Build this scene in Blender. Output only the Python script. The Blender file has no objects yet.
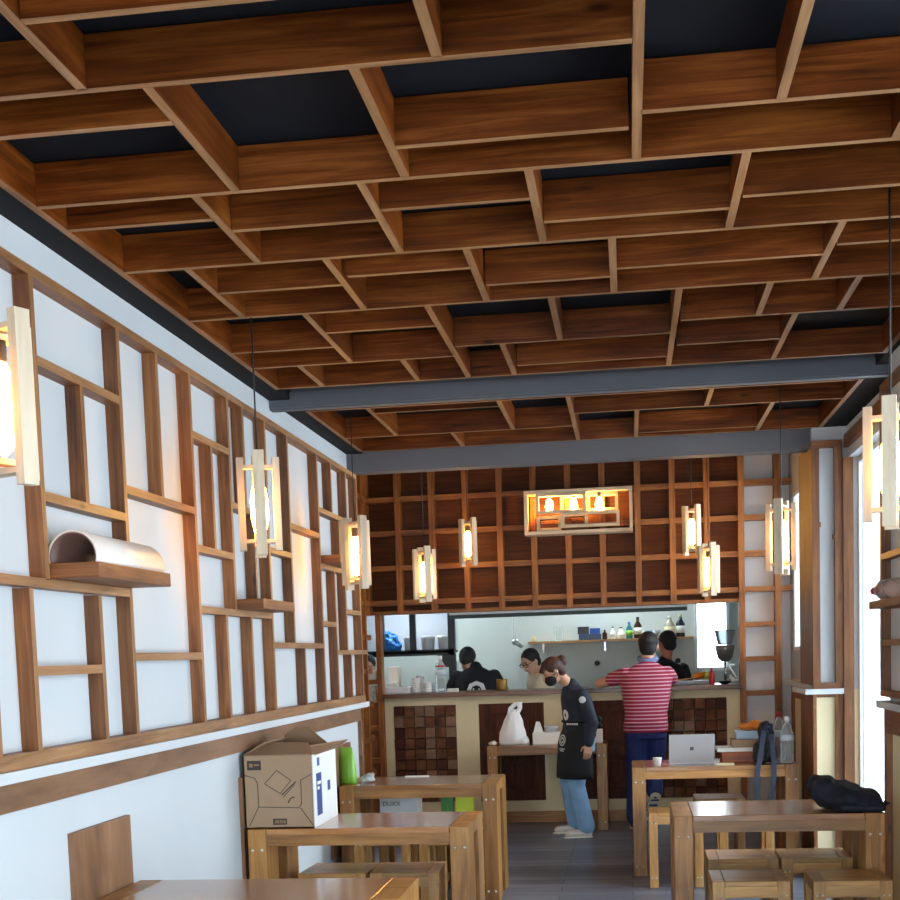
import bpy, bmesh, math, random
from mathutils import Vector, Matrix, Euler
random.seed(7)
SC = bpy.context.scene
COL = SC.collection
PI = math.pi

# ------------------------------------------------------------------ helpers
def lin(c):
    return tuple(((v/255)/12.92 if v/255 <= .04045 else (((v/255)+.055)/1.055)**2.4) for v in c)

def tag(o, label=None, cat=None, group=None, kind=None):
    if label: o['label'] = label
    if cat: o['category'] = cat
    if group: o['group'] = group
    if kind: o['kind'] = kind
    return o

def empty(name, loc, label=None, cat=None, group=None, rz=0.0):
    o = bpy.data.objects.new(name, None)
    o.empty_display_size = .1
    COL.objects.link(o)
    o.location = loc
    o.rotation_euler = (0, 0, rz)
    tag(o, label, cat, group)
    return o

def copy_tree(o, parent=None):
    c = o.copy()
    COL.objects.link(c)
    c.parent = parent
    for ch in list(o.children):
        copy_tree(ch, c)
    return c

def basis(d):
    d = Vector(d).normalized()
    a = Vector((0, 0, 1)) if abs(d.z) < .9 else Vector((1, 0, 0))
    u = d.cross(a).normalized()
    return d, u, d.cross(u).normalized()

class MB:
    """collects shapes into one bmesh; build() links them as one mesh object"""
    def __init__(self):
        self.bm = bmesh.new()
        self.uv = self.bm.loops.layers.uv.new('grain')
        self.smooth = False

    def _uvs(self, faces, g):
        ou, ov = random.random()*50, random.random()*50
        a, b = [k for k in range(3) if k != g]
        for f in faces:
            f.normal_update()
            end = abs(f.normal[g]) > .8
            for l in f.loops:
                co = l.vert.co
                if end:
                    l[self.uv].uv = (ou+co[a]*.3, ov+co[b])
                else:
                    l[self.uv].uv = (ou+co[g], ov+co[a]+co[b])

    def box(self, a, b, grain=None, bev=0.0, mat=0):
        lo = [min(a[k], b[k]) for k in range(3)]
        hi = [max(a[k], b[k]) for k in range(3)]
        vs = [self.bm.verts.new((hi[0] if i & 1 else lo[0], hi[1] if i & 2 else lo[1], hi[2] if i & 4 else lo[2])) for i in range(8)]
        fs = [self.bm.faces.new([vs[k] for k in q]) for q in ((0, 2, 3, 1), (4, 5, 7, 6), (0, 1, 5, 4), (2, 6, 7, 3), (0, 4, 6, 2), (1, 3, 7, 5))]
        for f in fs: f.material_index = mat
        if grain is None:
            grain = max(range(3), key=lambda k: hi[k]-lo[k])
        if bev > 0:
            es = list({e for f in fs for e in f.edges})
            r = bmesh.ops.bevel(self.bm, geom=es, offset=bev, segments=2, profile=.6, affect='EDGES')
            fs = list({f for v in r['verts'] for f in v.link_faces} | {f for f in fs if f.is_valid})
            for f in fs: f.material_index = mat
        self._uvs(fs, grain)
        return fs

    def edge(self, axis, mat=1):
        """the narrow faces on both sides along an axis take another slot"""
        for f in self.bm.faces:
            f.normal_update()
            if abs(f.normal[axis]) > .8: f.material_index = mat

    def bar(self, a, b, w, h, mat=0, up=(0, 0, 1)):
        """rectangular bar from a to b, w across, h along 'up'"""
        a, b = Vector(a), Vector(b)
        d = (b-a).normalized()
        u = Vector(up)
        s = d.cross(u)
        if s.length < 1e-4: s = d.cross(Vector((1, 0, 0)))
        s.normalize(); u = s.cross(d).normalized()
        L = (b-a).length
        pts = [p+s*(w/2*i)+u*(h/2*j) for p in (a, b) for i, j in ((-1, -1), (1, -1), (1, 1), (-1, 1))]
        vs = [self.bm.verts.new(p) for p in pts]
        fs = [self.bm.faces.new([vs[k] for k in q]) for q in ((0, 3, 2, 1), (4, 5, 6, 7), (0, 1, 5, 4), (1, 2, 6, 5), (2, 3, 7, 6), (3, 0, 4, 7))]
        ou, ov = random.random()*50, random.random()*50
        for f in fs:
            f.material_index = mat
            for l in f.loops:
                k = vs.index(l.vert)
                l[self.uv].uv = (ou+(L if k > 3 else 0), ov+(k % 4 in (1, 2))*w+(k % 4 in (2, 3))*h)
        return fs

    def quad(self, pts, mat=0):
        vs = [self.bm.verts.new(p) for p in pts]
        f = self.bm.faces.new(vs); f.material_index = mat
        for l, q in zip(f.loops, ((0, 0), (1, 0), (1, 1), (0, 1))): l[self.uv].uv = q
        return f

    def prism(self, pts2, y0, y1, axis=1, mat=0):
        """extrude a 2-d outline along an axis (axis=1: outline is x,z)"""
        def P(p, t):
            if axis == 1: return (p[0], t, p[1])
            if axis == 0: return (t, p[0], p[1])
            return (p[0], p[1], t)
        A = [self.bm.verts.new(P(p, y0)) for p in pts2]
        B = [self.bm.verts.new(P(p, y1)) for p in pts2]
        n = len(A); fs = []
        fs.append(self.bm.faces.new(A)); fs.append(self.bm.faces.new(B[::-1]))
        for i in range(n):
            fs.append(self.bm.faces.new((A[i], B[i], B[(i+1) % n], A[(i+1) % n])))
        for f in fs: f.material_index = mat
        self._uvs(fs, 0)
        return fs

    def ring(self, c, u, v, ru, rv, n):
        return [self.bm.verts.new(c+u*(ru*math.cos(2*PI*k/n))+v*(rv*math.sin(2*PI*k/n))) for k in range(n)]

    def skin_rings(self, rings, cap0=True, cap1=True, mat=0):
        fs = []
        for A, B in zip(rings, rings[1:]):
            n = len(A)
            for k in range(n):
                fs.append(self.bm.faces.new((A[k], A[(k+1) % n], B[(k+1) % n], B[k])))
        if cap0: fs.append(self.bm.faces.new(rings[0][::-1]))
        if cap1: fs.append(self.bm.faces.new(rings[-1]))
        for f in fs:
            f.material_index = mat; f.smooth = len(f.verts) == 4
        return fs

    def lathe(self, prof, c=(0, 0, 0), n=24, axis=(0, 0, 1), mat=0):
        """prof: list of (radius, height) along the axis from c"""
        d, u, v = basis(axis)
        c = Vector(c)
        rings = [self.ring(c+d*h, u, v, max(r, 1e-4), max(r, 1e-4), n) for r, h in prof]
        return self.skin_rings(rings, True, True, mat)

    def tube(self, pts, r, n=8, mat=0, r1=None):
        pts = [Vector(p) for p in pts]
        rings = []
        u0 = None
        for i, p in enumerate(pts):
            d = (pts[min(i+1, len(pts)-1)]-pts[max(i-1, 0)]).normalized()
            if u0 is None: _, u0, _ = basis(d)
            u0 = (u0-d*u0.dot(d)).normalized()
            v = d.cross(u0)
            rr = r if r1 is None else r+(r1-r)*i/(len(pts)-1)
            rings.append(self.ring(p, u0, v, rr, rr, n))
        return self.skin_rings(rings, True, True, mat)

    def cap(self, a, b, ra, rb=None, n=14, flat=None):
        """tapered capsule; flat=(axis vector, factor) flattens its section"""
        rb = ra if rb is None else rb
        a, b = Vector(a), Vector(b)
        d = b-a
        L = d.length
        d, u, v = basis(d if L > 1e-5 else (0, 0, 1))
        if flat:
            fa = Vector(flat[0]); fa = (fa-d*fa.dot(d))
            if fa.length > 1e-4:
                v = fa.normalized(); u = v.cross(d).normalized()
            k2 = flat[1]
        else: k2 = 1
        rings = []
        for i in range(5):
            t = PI/2*(i+.15)/5.15
            rings.append(self.ring(a-d*(ra*math.cos(t)), u, v, ra*math.sin(t), ra*math.sin(t)*k2, n))
        for i in range(5):
            t = PI/2*(5-i)/5.15
            rings.append(self.ring(b+d*(rb*math.cos(t)), u, v, rb*math.sin(t), rb*math.sin(t)*k2, n))
        self.skin_rings(rings)

    def ell(self, c, r, rot=None, n=16, m=10, mat=0):
        c = Vector(c)
        M = rot if rot is not None else Matrix.Identity(3)
        rings = []
        for i in range(m):
            t = PI*(i+.12)/(m-.76)
            rings.append([self.bm.verts.new(c+M @ Vector((r[0]*math.sin(t)*math.cos(2*PI*k/n), r[1]*math.sin(t)*math.sin(2*PI*k/n), -r[2]*math.cos(t)))) for k in range(n)])
        self.skin_rings(rings, mat=mat)

    def loft(self, st, n=24):
        """st: list of (centre, side vec, depth vec) half axes"""
        rings = []
        for c, s, dp in st:
            c, s, dp = Vector(c), Vector(s), Vector(dp)
            ring = []
            for k in range(n):
                t = 2*PI*k/n
                cs, sn = math.cos(t), math.sin(t)
                ring.append(self.bm.verts.new(c+s*(math.copysign(abs(cs)**.85, cs))+dp*(math.copysign(abs(sn)**.85, sn))))
            rings.append(ring)
        return self.skin_rings(rings)

    def mesh(self, name, mats, off=None):
        bmesh.ops.recalc_face_normals(self.bm, faces=self.bm.faces[:])
        if self.smooth:
            for f in self.bm.faces: f.smooth = True
        me = bpy.data.meshes.new(name)
        if off is not None:
            bmesh.ops.translate(self.bm, vec=-Vector(off), verts=self.bm.verts[:])
        self.bm.to_mesh(me); self.bm.free()
        for m in (mats if isinstance(mats, (list, tuple)) else [mats]): me.materials.append(m)
        return me

    def build(self, name, mats, parent=None, base=None, world=False):
        """world=True: shapes were given in world coordinates"""
        off = base
        if world and parent is not None:
            p = parent; off = Vector((0, 0, 0))
            while p is not None: off += p.location; p = p.parent
        o = bpy.data.objects.new(name, self.mesh(name, mats, off))
        COL.objects.link(o)
        if base is not None: o.location = base
        o.parent = parent
        return o

def voxel(mb, size, smooth=4, fac=.5):
    """union of everything in mb as one continuous skin"""
    me = mb.mesh('union', [])
    o = bpy.data.objects.new('union', me); COL.objects.link(o)
    m = o.modifiers.new('r', 'REMESH'); m.mode = 'VOXEL'; m.voxel_size = size; m.use_smooth_shade = True
    s = o.modifiers.new('s', 'SMOOTH'); s.factor = fac; s.iterations = smooth
    dg = bpy.context.evaluated_depsgraph_get()
    out = bpy.data.meshes.new_from_object(o.evaluated_get(dg))
    bpy.data.objects.remove(o); bpy.data.meshes.remove(me)
    for p in out.polygons: p.use_smooth = True
    return out

def mesh_obj(name, me, mats, parent=None, off=None):
    me.name = name
    me.materials.clear()
    for m in (mats if isinstance(mats, (list, tuple)) else [mats]): me.materials.append(m)
    if off is not None: me.transform(Matrix.Translation(-Vector(off)))
    o = bpy.data.objects.new(name, me); COL.objects.link(o); o.parent = parent
    return o

# ------------------------------------------------------------------ materials
def newmat(name):
    m = bpy.data.materials.new(name); m.use_nodes = True
    nt = m.node_tree
    return m, nt, nt.nodes['Principled BSDF']

def node(nt, t, **kw):
    n = nt.nodes.new(t)
    for k, v in kw.items():
        if hasattr(n, k): setattr(n, k, v)
        else: n.inputs[k].default_value = v
    return n

def plain(name, c, rough=.6, metal=0., noise=.0, nscale=6., bump=0., bscale=60., spec=None, sheen=0.):
    m, nt, b = newmat(name)
    base = (*lin(c), 1)
    b.inputs['Base Color'].default_value = base
    b.inputs['Roughness'].default_value = rough
    b.inputs['Metallic'].default_value = metal
    if spec is not None: b.inputs['Specular IOR Level'].default_value = spec
    tc = nt.nodes.new('ShaderNodeTexCoord')
    if noise > 0:
        n = node(nt, 'ShaderNodeTexNoise', Scale=nscale, Detail=5.)
        nt.links.new(tc.outputs['Object'], n.inputs['Vector'])
        r = nt.nodes.new('ShaderNodeValToRGB')
        r.color_ramp.elements[0].position = .3; r.color_ramp.elements[1].position = .7
        r.color_ramp.elements[0].color = (*[x*(1-noise) for x in base[:3]], 1)
        r.color_ramp.elements[1].color = (*[min(1, x*(1+noise*.5)) for x in base[:3]], 1)
        nt.links.new(n.outputs['Fac'], r.inputs['Fac']); nt.links.new(r.outputs['Color'], b.inputs['Base Color'])
    if bump > 0:
        n2 = node(nt, 'ShaderNodeTexNoise', Scale=bscale, Detail=4.)
        nt.links.new(tc.outputs['Object'], n2.inputs['Vector'])
        bp = node(nt, 'ShaderNodeBump', Strength=bump, Distance=.01)
        nt.links.new(n2.outputs['Fac'], bp.inputs['Height']); nt.links.new(bp.outputs['Normal'], b.inputs['Normal'])
    return m

def wood(name, dark, mid, light, rough=.5, grain=26., bump=.12, coat=0., vary=.25):
    """stained timber: grain runs along the u of the 'grain' uv map"""
    m, nt, b = newmat(name)
    uv = nt.nodes.new('ShaderNodeUVMap'); uv.uv_map = 'grain'
    mp = nt.nodes.new('ShaderNodeMapping'); mp.inputs['Scale'].default_value = (1.3, grain, 1)
    nt.links.new(uv.outputs['UV'], mp.inputs['Vector'])
    n1 = node(nt, 'ShaderNodeTexNoise', Scale=1.6, Detail=6., Roughness=.62, Distortion=.9)
    nt.links.new(mp.outputs['Vector'], n1.inputs['Vector'])
    mp2 = nt.nodes.new('ShaderNodeMapping'); mp2.inputs['Scale'].default_value = (1.6, 5., 1)
    nt.links.new(uv.outputs['UV'], mp2.inputs['Vector'])
    n2 = node(nt, 'ShaderNodeTexNoise', Scale=1.4, Detail=3.)
    nt.links.new(mp2.outputs['Vector'], n2.inputs['Vector'])
    mx = node(nt, 'ShaderNodeMath', operation='MULTIPLY_ADD'); mx.inputs[1].default_value = .6; 
    nt.links.new(n1.outputs['Fac'], mx.inputs[0])
    m2 = node(nt, 'ShaderNodeMath', operation='MULTIPLY'); m2.inputs[1].default_value = .4
    nt.links.new(n2.outputs['Fac'], m2.inputs[0]); nt.links.new(m2.outputs[0], mx.inputs[2])
    r = nt.nodes.new('ShaderNodeValToRGB'); e = r.color_ramp.elements
    e[0].position = .34; e[0].color = (*lin(dark), 1)
    e[1].position = .68; e[1].color = (*lin(light), 1)
    x = e.new(.5); x.color = (*lin(mid), 1)
    nt.links.new(mx.outputs[0], r.inputs['Fac'])
    # knots
    mk = nt.nodes.new('ShaderNodeMapping'); mk.inputs['Scale'].default_value = (2.1, 7., 1)
    nt.links.new(uv.outputs['UV'], mk.inputs['Vector'])
    vo = node(nt, 'ShaderNodeTexVoronoi', Scale=1.); nt.links.new(mk.outputs['Vector'], vo.inputs['Vector'])
    kr = nt.nodes.new('ShaderNodeValToRGB'); kr.color_ramp.elements[0].position = .02; kr.color_ramp.elements[1].position = .09
    nt.links.new(vo.outputs['Distance'], kr.inputs['Fac'])
    mixk = nt.nodes.new('ShaderNodeMix'); mixk.data_type = 'RGBA'
    mixk.inputs['A'].default_value = (*lin(tuple(v*.8 for v in dark)), 1)
    nt.links.new(kr.outputs['Color'], mixk.inputs['Factor']); nt.links.new(r.outputs['Color'], mixk.inputs['B'])
    # board-to-board variation
    oi = nt.nodes.new('ShaderNodeObjectInfo')
    hs = nt.nodes.new('ShaderNodeHueSaturation')
    mr = node(nt, 'ShaderNodeMapRange'); mr.inputs['To Min'].default_value = 1-vary; mr.inputs['To Max'].default_value = 1+vary*.7
    nt.links.new(oi.outputs['Random'], mr.inputs['Value']); nt.links.new(mr.outputs['Result'], hs.inputs['Value'])
    nt.links.new(mixk.outputs['Result'], hs.inputs['Color']); nt.links.new(hs.outputs['Color'], b.inputs['Base Color'])
    b.inputs['Roughness'].default_value = rough
    b.inputs['Coat Weight'].default_value = coat; b.inputs['Coat Roughness'].default_value = .12
    bp = node(nt, 'ShaderNodeBump', Strength=bump, Distance=.004)
    nt.links.new(n1.outputs['Fac'], bp.inputs['Height']); nt.links.new(bp.outputs['Normal'], b.inputs['Normal'])
    return m

def glow(name, c, s):
    m, nt, b = newmat(name)
    b.inputs['Base Color'].default_value = (*lin(c), 1)
    b.inputs['Emission Color'].default_value = (*lin(c), 1); b.inputs['Emission Strength'].default_value = s
    return m

def clear(name, tint=(240, 244, 245), gloss=.12, rough=.05, alpha=.12):
    """thin clear plastic or glass: mostly see-through, fresnel shine"""
    m, nt, b = newmat(name)
    out = nt.nodes['Material Output']
    tr = nt.nodes.new('ShaderNodeBsdfTransparent'); tr.inputs['Color'].default_value = (*lin(tint), 1)
    b.inputs['Base Color'].default_value = (*lin(tint), 1); b.inputs['Roughness'].default_value = rough
    mx = nt.nodes.new('ShaderNodeMixShader')
    fr = node(nt, 'ShaderNodeFresnel', IOR=1.45)
    ad = node(nt, 'ShaderNodeMath', operation='ADD'); ad.inputs[1].default_value = alpha; ad.use_clamp = True
    nt.links.new(fr.outputs['Fac'], ad.inputs[0]); nt.links.new(ad.outputs[0], mx.inputs['Fac'])
    nt.links.new(tr.outputs['BSDF'], mx.inputs[1]); nt.links.new(b.outputs['BSDF'], mx.inputs[2])
    nt.links.new(mx.outputs['Shader'], out.inputs['Surface'])
    return m

W_CEIL = wood('stained ceiling boards', (52, 20, 3), (98, 46, 10), (138, 78, 30), rough=.36, vary=.2)
W_WALL = wood('stained wall battens', (74, 38, 13), (122, 72, 32), (154, 102, 54), rough=.5)
W_EDGE = wood('pale board edges', (104, 68, 38), (142, 100, 62), (172, 130, 90), rough=.5, vary=.1)  # paler tone for the narrow faces of boards and battens
W_SCREEN = wood('stained screen sticks', (92, 48, 14), (146, 86, 32), (178, 114, 52), rough=.5, vary=.15)
W_BACK = wood('dark backing boards', (64, 32, 12), (92, 48, 18), (114, 64, 28), rough=.55, vary=.1)
W_TABLE = wood('varnished table top', (122, 76, 40), (160, 108, 60), (186, 134, 84), rough=.22, coat=.5, grain=18, bump=.03)
W_LEG = wood('table timber', (108, 70, 30), (156, 106, 50), (186, 136, 76), rough=.4, grain=18, bump=.05)
W_STOOL = wood('stool timber', (132, 90, 44), (176, 128, 68), (206, 162, 100), rough=.35, grain=16, bump=.04)
W_PALE = wood('pale lamp timber', (184, 164, 136), (206, 186, 158), (222, 206, 182), rough=.55, grain=14, bump=.03, vary=.05)
W_PLY = wood('brown stained plywood', (98, 66, 42), (124, 88, 60), (146, 108, 78), rough=.5, grain=7, bump=.04, vary=.1)
W_DARK = wood('dark panel timber', (48, 20, 10), (80, 36, 18), (108, 54, 28), rough=.6, vary=.1)
W_COUNTER = wood('counter top timber', (66, 38, 22), (102, 62, 38), (128, 82, 54), rough=.3, vary=.05)
W_BLOCK = wood('end grain blocks', (62, 34, 18), (106, 62, 36), (140, 90, 56), rough=.6, grain=9, vary=.45)
for _w in (W_DARK, W_BACK, W_BLOCK): _w.node_tree.nodes['Principled BSDF'].inputs['Specular IOR Level'].default_value = .25
W_CEIL.node_tree.nodes['Principled BSDF'].inputs['Specular IOR Level'].default_value = .2
PLASTER = plain('white plaster', (192, 196, 199), .75, noise=.04, nscale=1.6, bump=.05, bscale=25)
CREAM = plain('cream plaster', (232, 216, 176), .7, noise=.07, nscale=3, bump=.05, bscale=30)
BLACKC = plain('black ceiling paint', (22, 25, 31), .75, noise=.2, nscale=2)
BLACKC.node_tree.nodes['Principled BSDF'].inputs['Specular IOR Level'].default_value = .12
STEEL = plain('grey painted steel', (94, 98, 106), .5, noise=.1, nscale=3)
HEADER = plain('grey header paint', (94, 92, 97), .55, noise=.06, nscale=2)
KITCHEN = plain('pale green kitchen tiles', (198, 204, 200), .45, noise=.05, nscale=2)
WHITE = plain('white plastic', (236, 236, 236), .4)
PAPER = plain('white paper', (240, 238, 232), .7)
BLACK = plain('black plastic', (20, 20, 22), .45)
DGREEN = plain('dark green metal', (52, 68, 66), .5)
CHROME = plain('brushed metal', (176, 178, 180), .28, metal=1.)
BOLT = plain('nickel bolt head', (214, 206, 190), .35, metal=.6)
CARD = plain('brown cardboard', (164, 136, 108), .8, noise=.06, nscale=8)
CARDIN = plain('cardboard inside', (146, 116, 88), .85)
RED = plain('red plastic', (176, 34, 38), .4)
ORANGE = plain('orange plastic', (232, 132, 34), .45)
BLUE = plain('blue plastic', (40, 120, 190), .35)
GREEN = plain('bright green plastic', (126, 186, 62), .35)
LIME = plain('lime wrapper', (196, 208, 50), .4)
BULB = glow('glowing bulb', (255, 190, 92), 34.)
BULB2 = glow('glowing sign bulb', (255, 192, 96), 120.)
CLEAR = clear('clear plastic')

def floor_mat():
    m, nt, b = newmat('dark plank floor')
    tc = nt.nodes.new('ShaderNodeTexCoord')
    br = node(nt, 'ShaderNodeTexBrick', Scale=1.)
    br.inputs['Brick Width'].default_value = 1.25; br.inputs['Row Height'].default_value = .15; br.inputs['Mortar Size'].default_value = .004
    br.inputs['Color1'].default_value = (*lin((124, 127, 140)), 1); br.inputs['Color2'].default_value = (*lin((86, 89, 101)), 1); br.inputs['Mortar'].default_value = (*lin((28, 26, 28)), 1)
    br.offset = .37
    nt.links.new(tc.outputs['Object'], br.inputs['Vector'])
    mp = nt.nodes.new('ShaderNodeMapping'); mp.inputs['Scale'].default_value = (1.5, 22, 1)
    nt.links.new(tc.outputs['Object'], mp.inputs['Vector'])
    n = node(nt, 'ShaderNodeTexNoise', Scale=1.5, Detail=6., Roughness=.65)
    nt.links.new(mp.outputs['Vector'], n.inputs['Vector'])
    mr = node(nt, 'ShaderNodeMapRange'); mr.inputs['From Min'].default_value = .3; mr.inputs['From Max'].default_value = .7; mr.inputs['To Min'].default_value = .6; mr.inputs['To Max'].default_value = 1.35
    nt.links.new(n.outputs['Fac'], mr.inputs['Value'])
    hs = nt.nodes.new('ShaderNodeHueSaturation'); nt.links.new(mr.outputs['Result'], hs.inputs['Value'])
    nt.links.new(br.outputs['Color'], hs.inputs['Color']); nt.links.new(hs.outputs['Color'], b.inputs['Base Color'])
    b.inputs['Roughness'].default_value = .33
    bp = node(nt, 'ShaderNodeBump', Strength=.12, Distance=.004); nt.links.new(n.outputs['Fac'], bp.inputs['Height']); nt.links.new(bp.outputs['Normal'], b.inputs['Normal'])
    return m
FLOOR = floor_mat()

def struct(name, mb, mat):
    return tag(mb.build(name, mat), kind='structure')
def sbox(name, mat, *boxes, grain=None):
    mb = MB()
    for a, b in boxes: mb.box(a, b, grain)
    return struct(name, mb, mat)

# ------------------------------------------------------------------ camera
F, CX, CY, EYE = 1350., 450., 780., 1.55
dv = Vector(((628-CX)/F, (650-CY)/F, 1)).normalized()
hv = Vector((1, -.033, 0)); hx = (hv-dv*hv.dot(dv)).normalized()
dn = dv.cross(hx)
# rows: camera right / down / forward expressed in world axes
right = Vector((hx[0], dv[0], -dn[0])); down = Vector((hx[1], dv[1], -dn[1])); fwd = Vector((hx[2], dv[2], -dn[2]))
cam = bpy.data.cameras.new('camera'); co = bpy.data.objects.new('camera', cam); COL.objects.link(co)
co.matrix_world = Matrix.Translation((0, 0, EYE)) @ Matrix((right, -down, -fwd)).transposed().to_4x4()
cam.sensor_width = 36; cam.lens = F/900*36; cam.shift_y = (CY-450)/900; cam.clip_start = .05; cam.clip_end = 200
SC.camera = co

# ------------------------------------------------------------------ room shell
XL, XA, XR = -1.87, -2.46, 1.42          # left wall, alcove wall, right wall
YF, YB = -.6, 12.5                        # shop front, back screen
GZ = 2.93                                 # underside of the ceiling grid
struct('floor', (lambda m: (m.box((-3.4, -3, -.1), (2.2, 15, 0)), m)[1])(MB()), FLOOR)
sbox('wall_left', PLASTER, ((XL-.5, YF, 0), (XL, 9.25, 3.06)))
sbox('wall_alcove', CREAM, ((XA-.15, 9.25, 0), (XA, 12.36, 3.4)))
sbox('ceiling', BLACKC, ((XL-.5, YF, 3.06), (1.9, 9.2, 3.2)), ((XL, YF, 2.935), (-1.757, 9.17, 3.06)), ((1.262, YF, 2.935), (XR+.3, 9.17, 3.06)))
sbox('ceiling_back', BLACKC, ((XA-.15, 9.3, 3.35), (1.9, 12.75, 3.5)))
sbox('lintel_header', HEADER, ((XL-.6, 9.17, 2.81), (1.9, 9.31, 3.5)))
# right side: window front, pier, glazed bay, pier, far wall with window
PF, PE = 1.295, 7.0                      # face and far end of the near pier
sbox('wall_right', PLASTER, ((PF, 5.2, 1.25), (1.53, PE, 2.935)), ((XR, PE, 2.73), (1.53, 9.1, 2.935)), ((1.2, 9.1, 1.25), (1.53, 9.72, 2.935)),
     ((XR+.03, 9.72, 1.25), (1.53, 12.5, 1.5)), ((XR+.03, 9.72, 2.86), (1.53, 12.5, 3.4)), ((XR+.03, 12.3, 1.5), (1.53, 12.5, 2.86)), ((XR+.03, 9.72, 1.5), (1.53, 9.9, 2.86)),
     ((PF, YF, 2.78), (1.75, 5.2, 2.935)), ((PF, YF, 0), (1.75, 2.6, 2.78)))
sbox('wall_right_dado', CREAM, ((PF, 5.2, 0), (1.53, PE, 1.25)), ((1.2, 9.1, 0), (1.53, 9.72, 1.25)), ((XR+.03, 9.72, 0), (1.53, 12.5, 1.25)))
sbox('wall_front', PLASTER, ((XL, YF-.2, 0), (-1.75, YF, 3.06)), ((1.2, YF-.2, 0), (1.75, YF, 3.06)), ((-1.75, YF-.2, 2.75), (1.2, YF, 3.06)))
GLASS = clear('window glass', (244, 248, 250), alpha=.0, rough=.02)
ALU = plain('white window frame', (226, 230, 232), .4)
def window(n, m, frame_boxes, pane):
    w = sbox(n, m, *frame_boxes)
    k = MB(); k.box(*pane); k.build('pane', GLASS, w)
    return w
window('window_1', ALU, [((1.49, 9.07, 0), (1.53, 9.1, 2.73)), ((1.49, PE, 0), (1.53, PE+.05, 2.73)), ((1.49, PE+.05, 0), (1.53, 9.07, .05)), ((1.49, PE+.05, 2.70), (1.53, 9.07, 2.73)), ((1.5, 7.3, .05), (1.52, 7.34, 2.70))],
       ((1.507, PE+.05, .05), (1.513, 9.07, 2.70)))
window('window_2', ALU, [((1.46, 9.9, 1.5), (1.50, 9.94, 2.86)), ((1.46, 12.26, 1.5), (1.50, 12.3, 2.86)), ((1.46, 9.94, 1.5), (1.50, 12.26, 1.53)), ((1.46, 9.94, 2.83), (1.50, 12.26, 2.86)), ((1.465, 11.0, 1.53), (1.495, 11.04, 2.83))],
       ((1.478, 9.94, 1.53), (1.484, 12.26, 2.83)))
window('window_3', ALU, [((1.6, 2.6, 0), (1.66, 2.66, 2.78)), ((1.6, 5.14, 0), (1.66, 5.2, 2.78)), ((1.61, 2.66, 0), (1.65, 5.14, .05)), ((1.61, 2.66, 2.73), (1.65, 5.14, 2.78)), ((1.61, 3.85, .05), (1.65, 3.9, 2.73))],
       ((1.627, 2.66, .05), (1.633, 5.14, 2.73)))
window('window_4', ALU, [((-1.75, YF-.14, 0), (-1.69, YF-.08, 2.75)), ((1.14, YF-.14, 0), (1.2, YF-.08, 2.75)), ((-1.69, YF-.14, 2.69), (1.14, YF-.08, 2.75)), ((-1.69, YF-.14, 0), (1.14, YF-.08, .06)), ((-.3, YF-.14, .06), (-.24, YF-.08, 2.69))],
       ((-1.69, YF-.113, .06), (1.14, YF-.107, 2.69)))
# ledge and brown fascia along both sides
sbox('trim_1', PLASTER, ((XL, YF, 1.218), (-1.80, 9.30, 1.252)))
sbox('trim_2', W_PLY, ((XL, YF, 1.125), (-1.845, 9.22, 1.216)), ((XL, 9.20, 0), (-1.845, 9.25, 1.125)), grain=1)
mb = MB()
for a, b in (((PF-.06, 5.2, 1.222), (PF, PE+.04, 1.256)), ((1.14, 9.03, 1.222), (1.384, 9.1, 1.256)), ((1.14, 9.1, 1.222), (1.2, 9.75, 1.256)), ((1.38, 9.75, 1.2), (1.45, 12.3, 1.235))): mb.box(a, b)
struct('trim_3', mb, PLASTER)
mb = MB()   # brown dado framing of the right piers
for a, b in (((PF-.028, 5.2, 1.10), (PF, PE, 1.222)), ((PF-.028, PE-.07, .1), (PF, PE, 1.10)), ((PF-.028, 5.55, .1), (PF, 5.67, 1.10)), ((PF-.028, 5.2, 0), (PF, PE, .1)),
             ((1.216, 9.078, 1.2), (1.335, 9.1, 1.222)), ((1.194, 9.078, 0), (1.216, 9.1, 1.222)), ((1.335, 9.075, 0), (1.385, 9.1, 1.222)), ((1.194, 9.1, 0), (1.2, 9.72, 1.22)),
             ((1.43, 9.72, 1.09), (1.45, 12.3, 1.2)), ((1.43, 12.2, .1), (1.45, 12.3, 1.09)), ((1.43, 11.5, .1), (1.45, 11.6, 1.09)), ((1.43, 9.72, 0), (1.45, 12.3, .1))): mb.box(a, b)
struct('trim_4', mb, W_WALL)
sbox('trim_5', W_DARK, ((PF-.012, 5.8, .35), (PF, 6.4, .98)))

# kitchen shell behind the serving hatch
sbox('wall_kitchen_back', KITCHEN, ((-3.3, 14.6, 0), (.70, 14.75, 2.7)), ((.70, 14.6, 0), (1.06, 14.75, 1.30)), ((.70, 14.6, 2.3), (1.06, 14.75, 2.7)), ((1.06, 14.6, 0), (1.6, 14.75, 2.75)))
sbox('wall_kitchen_left', KITCHEN, ((-3.4, 12.5, 0), (-3.3, 14.75, 2.7)))
sbox('wall_kitchen_right', plain('grey kitchen pier', (120, 128, 128), .5), ((1.04, 12.63, 0), (1.6, 13.1, 2.69)), ((1.45, 13.1, 0), (1.6, 14.59, 2.69)))
sbox('wall_kitchen_front', PLASTER, ((-3.4, 12.52, 0), (-2.46, 12.62, 3.4)), ((-2.46, 12.52, 2.02), (1.02, 12.62, 3.4)))
sbox('wall_back', plain('bright white board', (244, 246, 248), .5), ((1.02, 12.5, 0), (1.6, 12.62, 3.4)))
sbox('ceiling_kitchen', PLASTER, ((-3.35, 12.64, 2.7), (1.58, 14.58, 2.8)))
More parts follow.
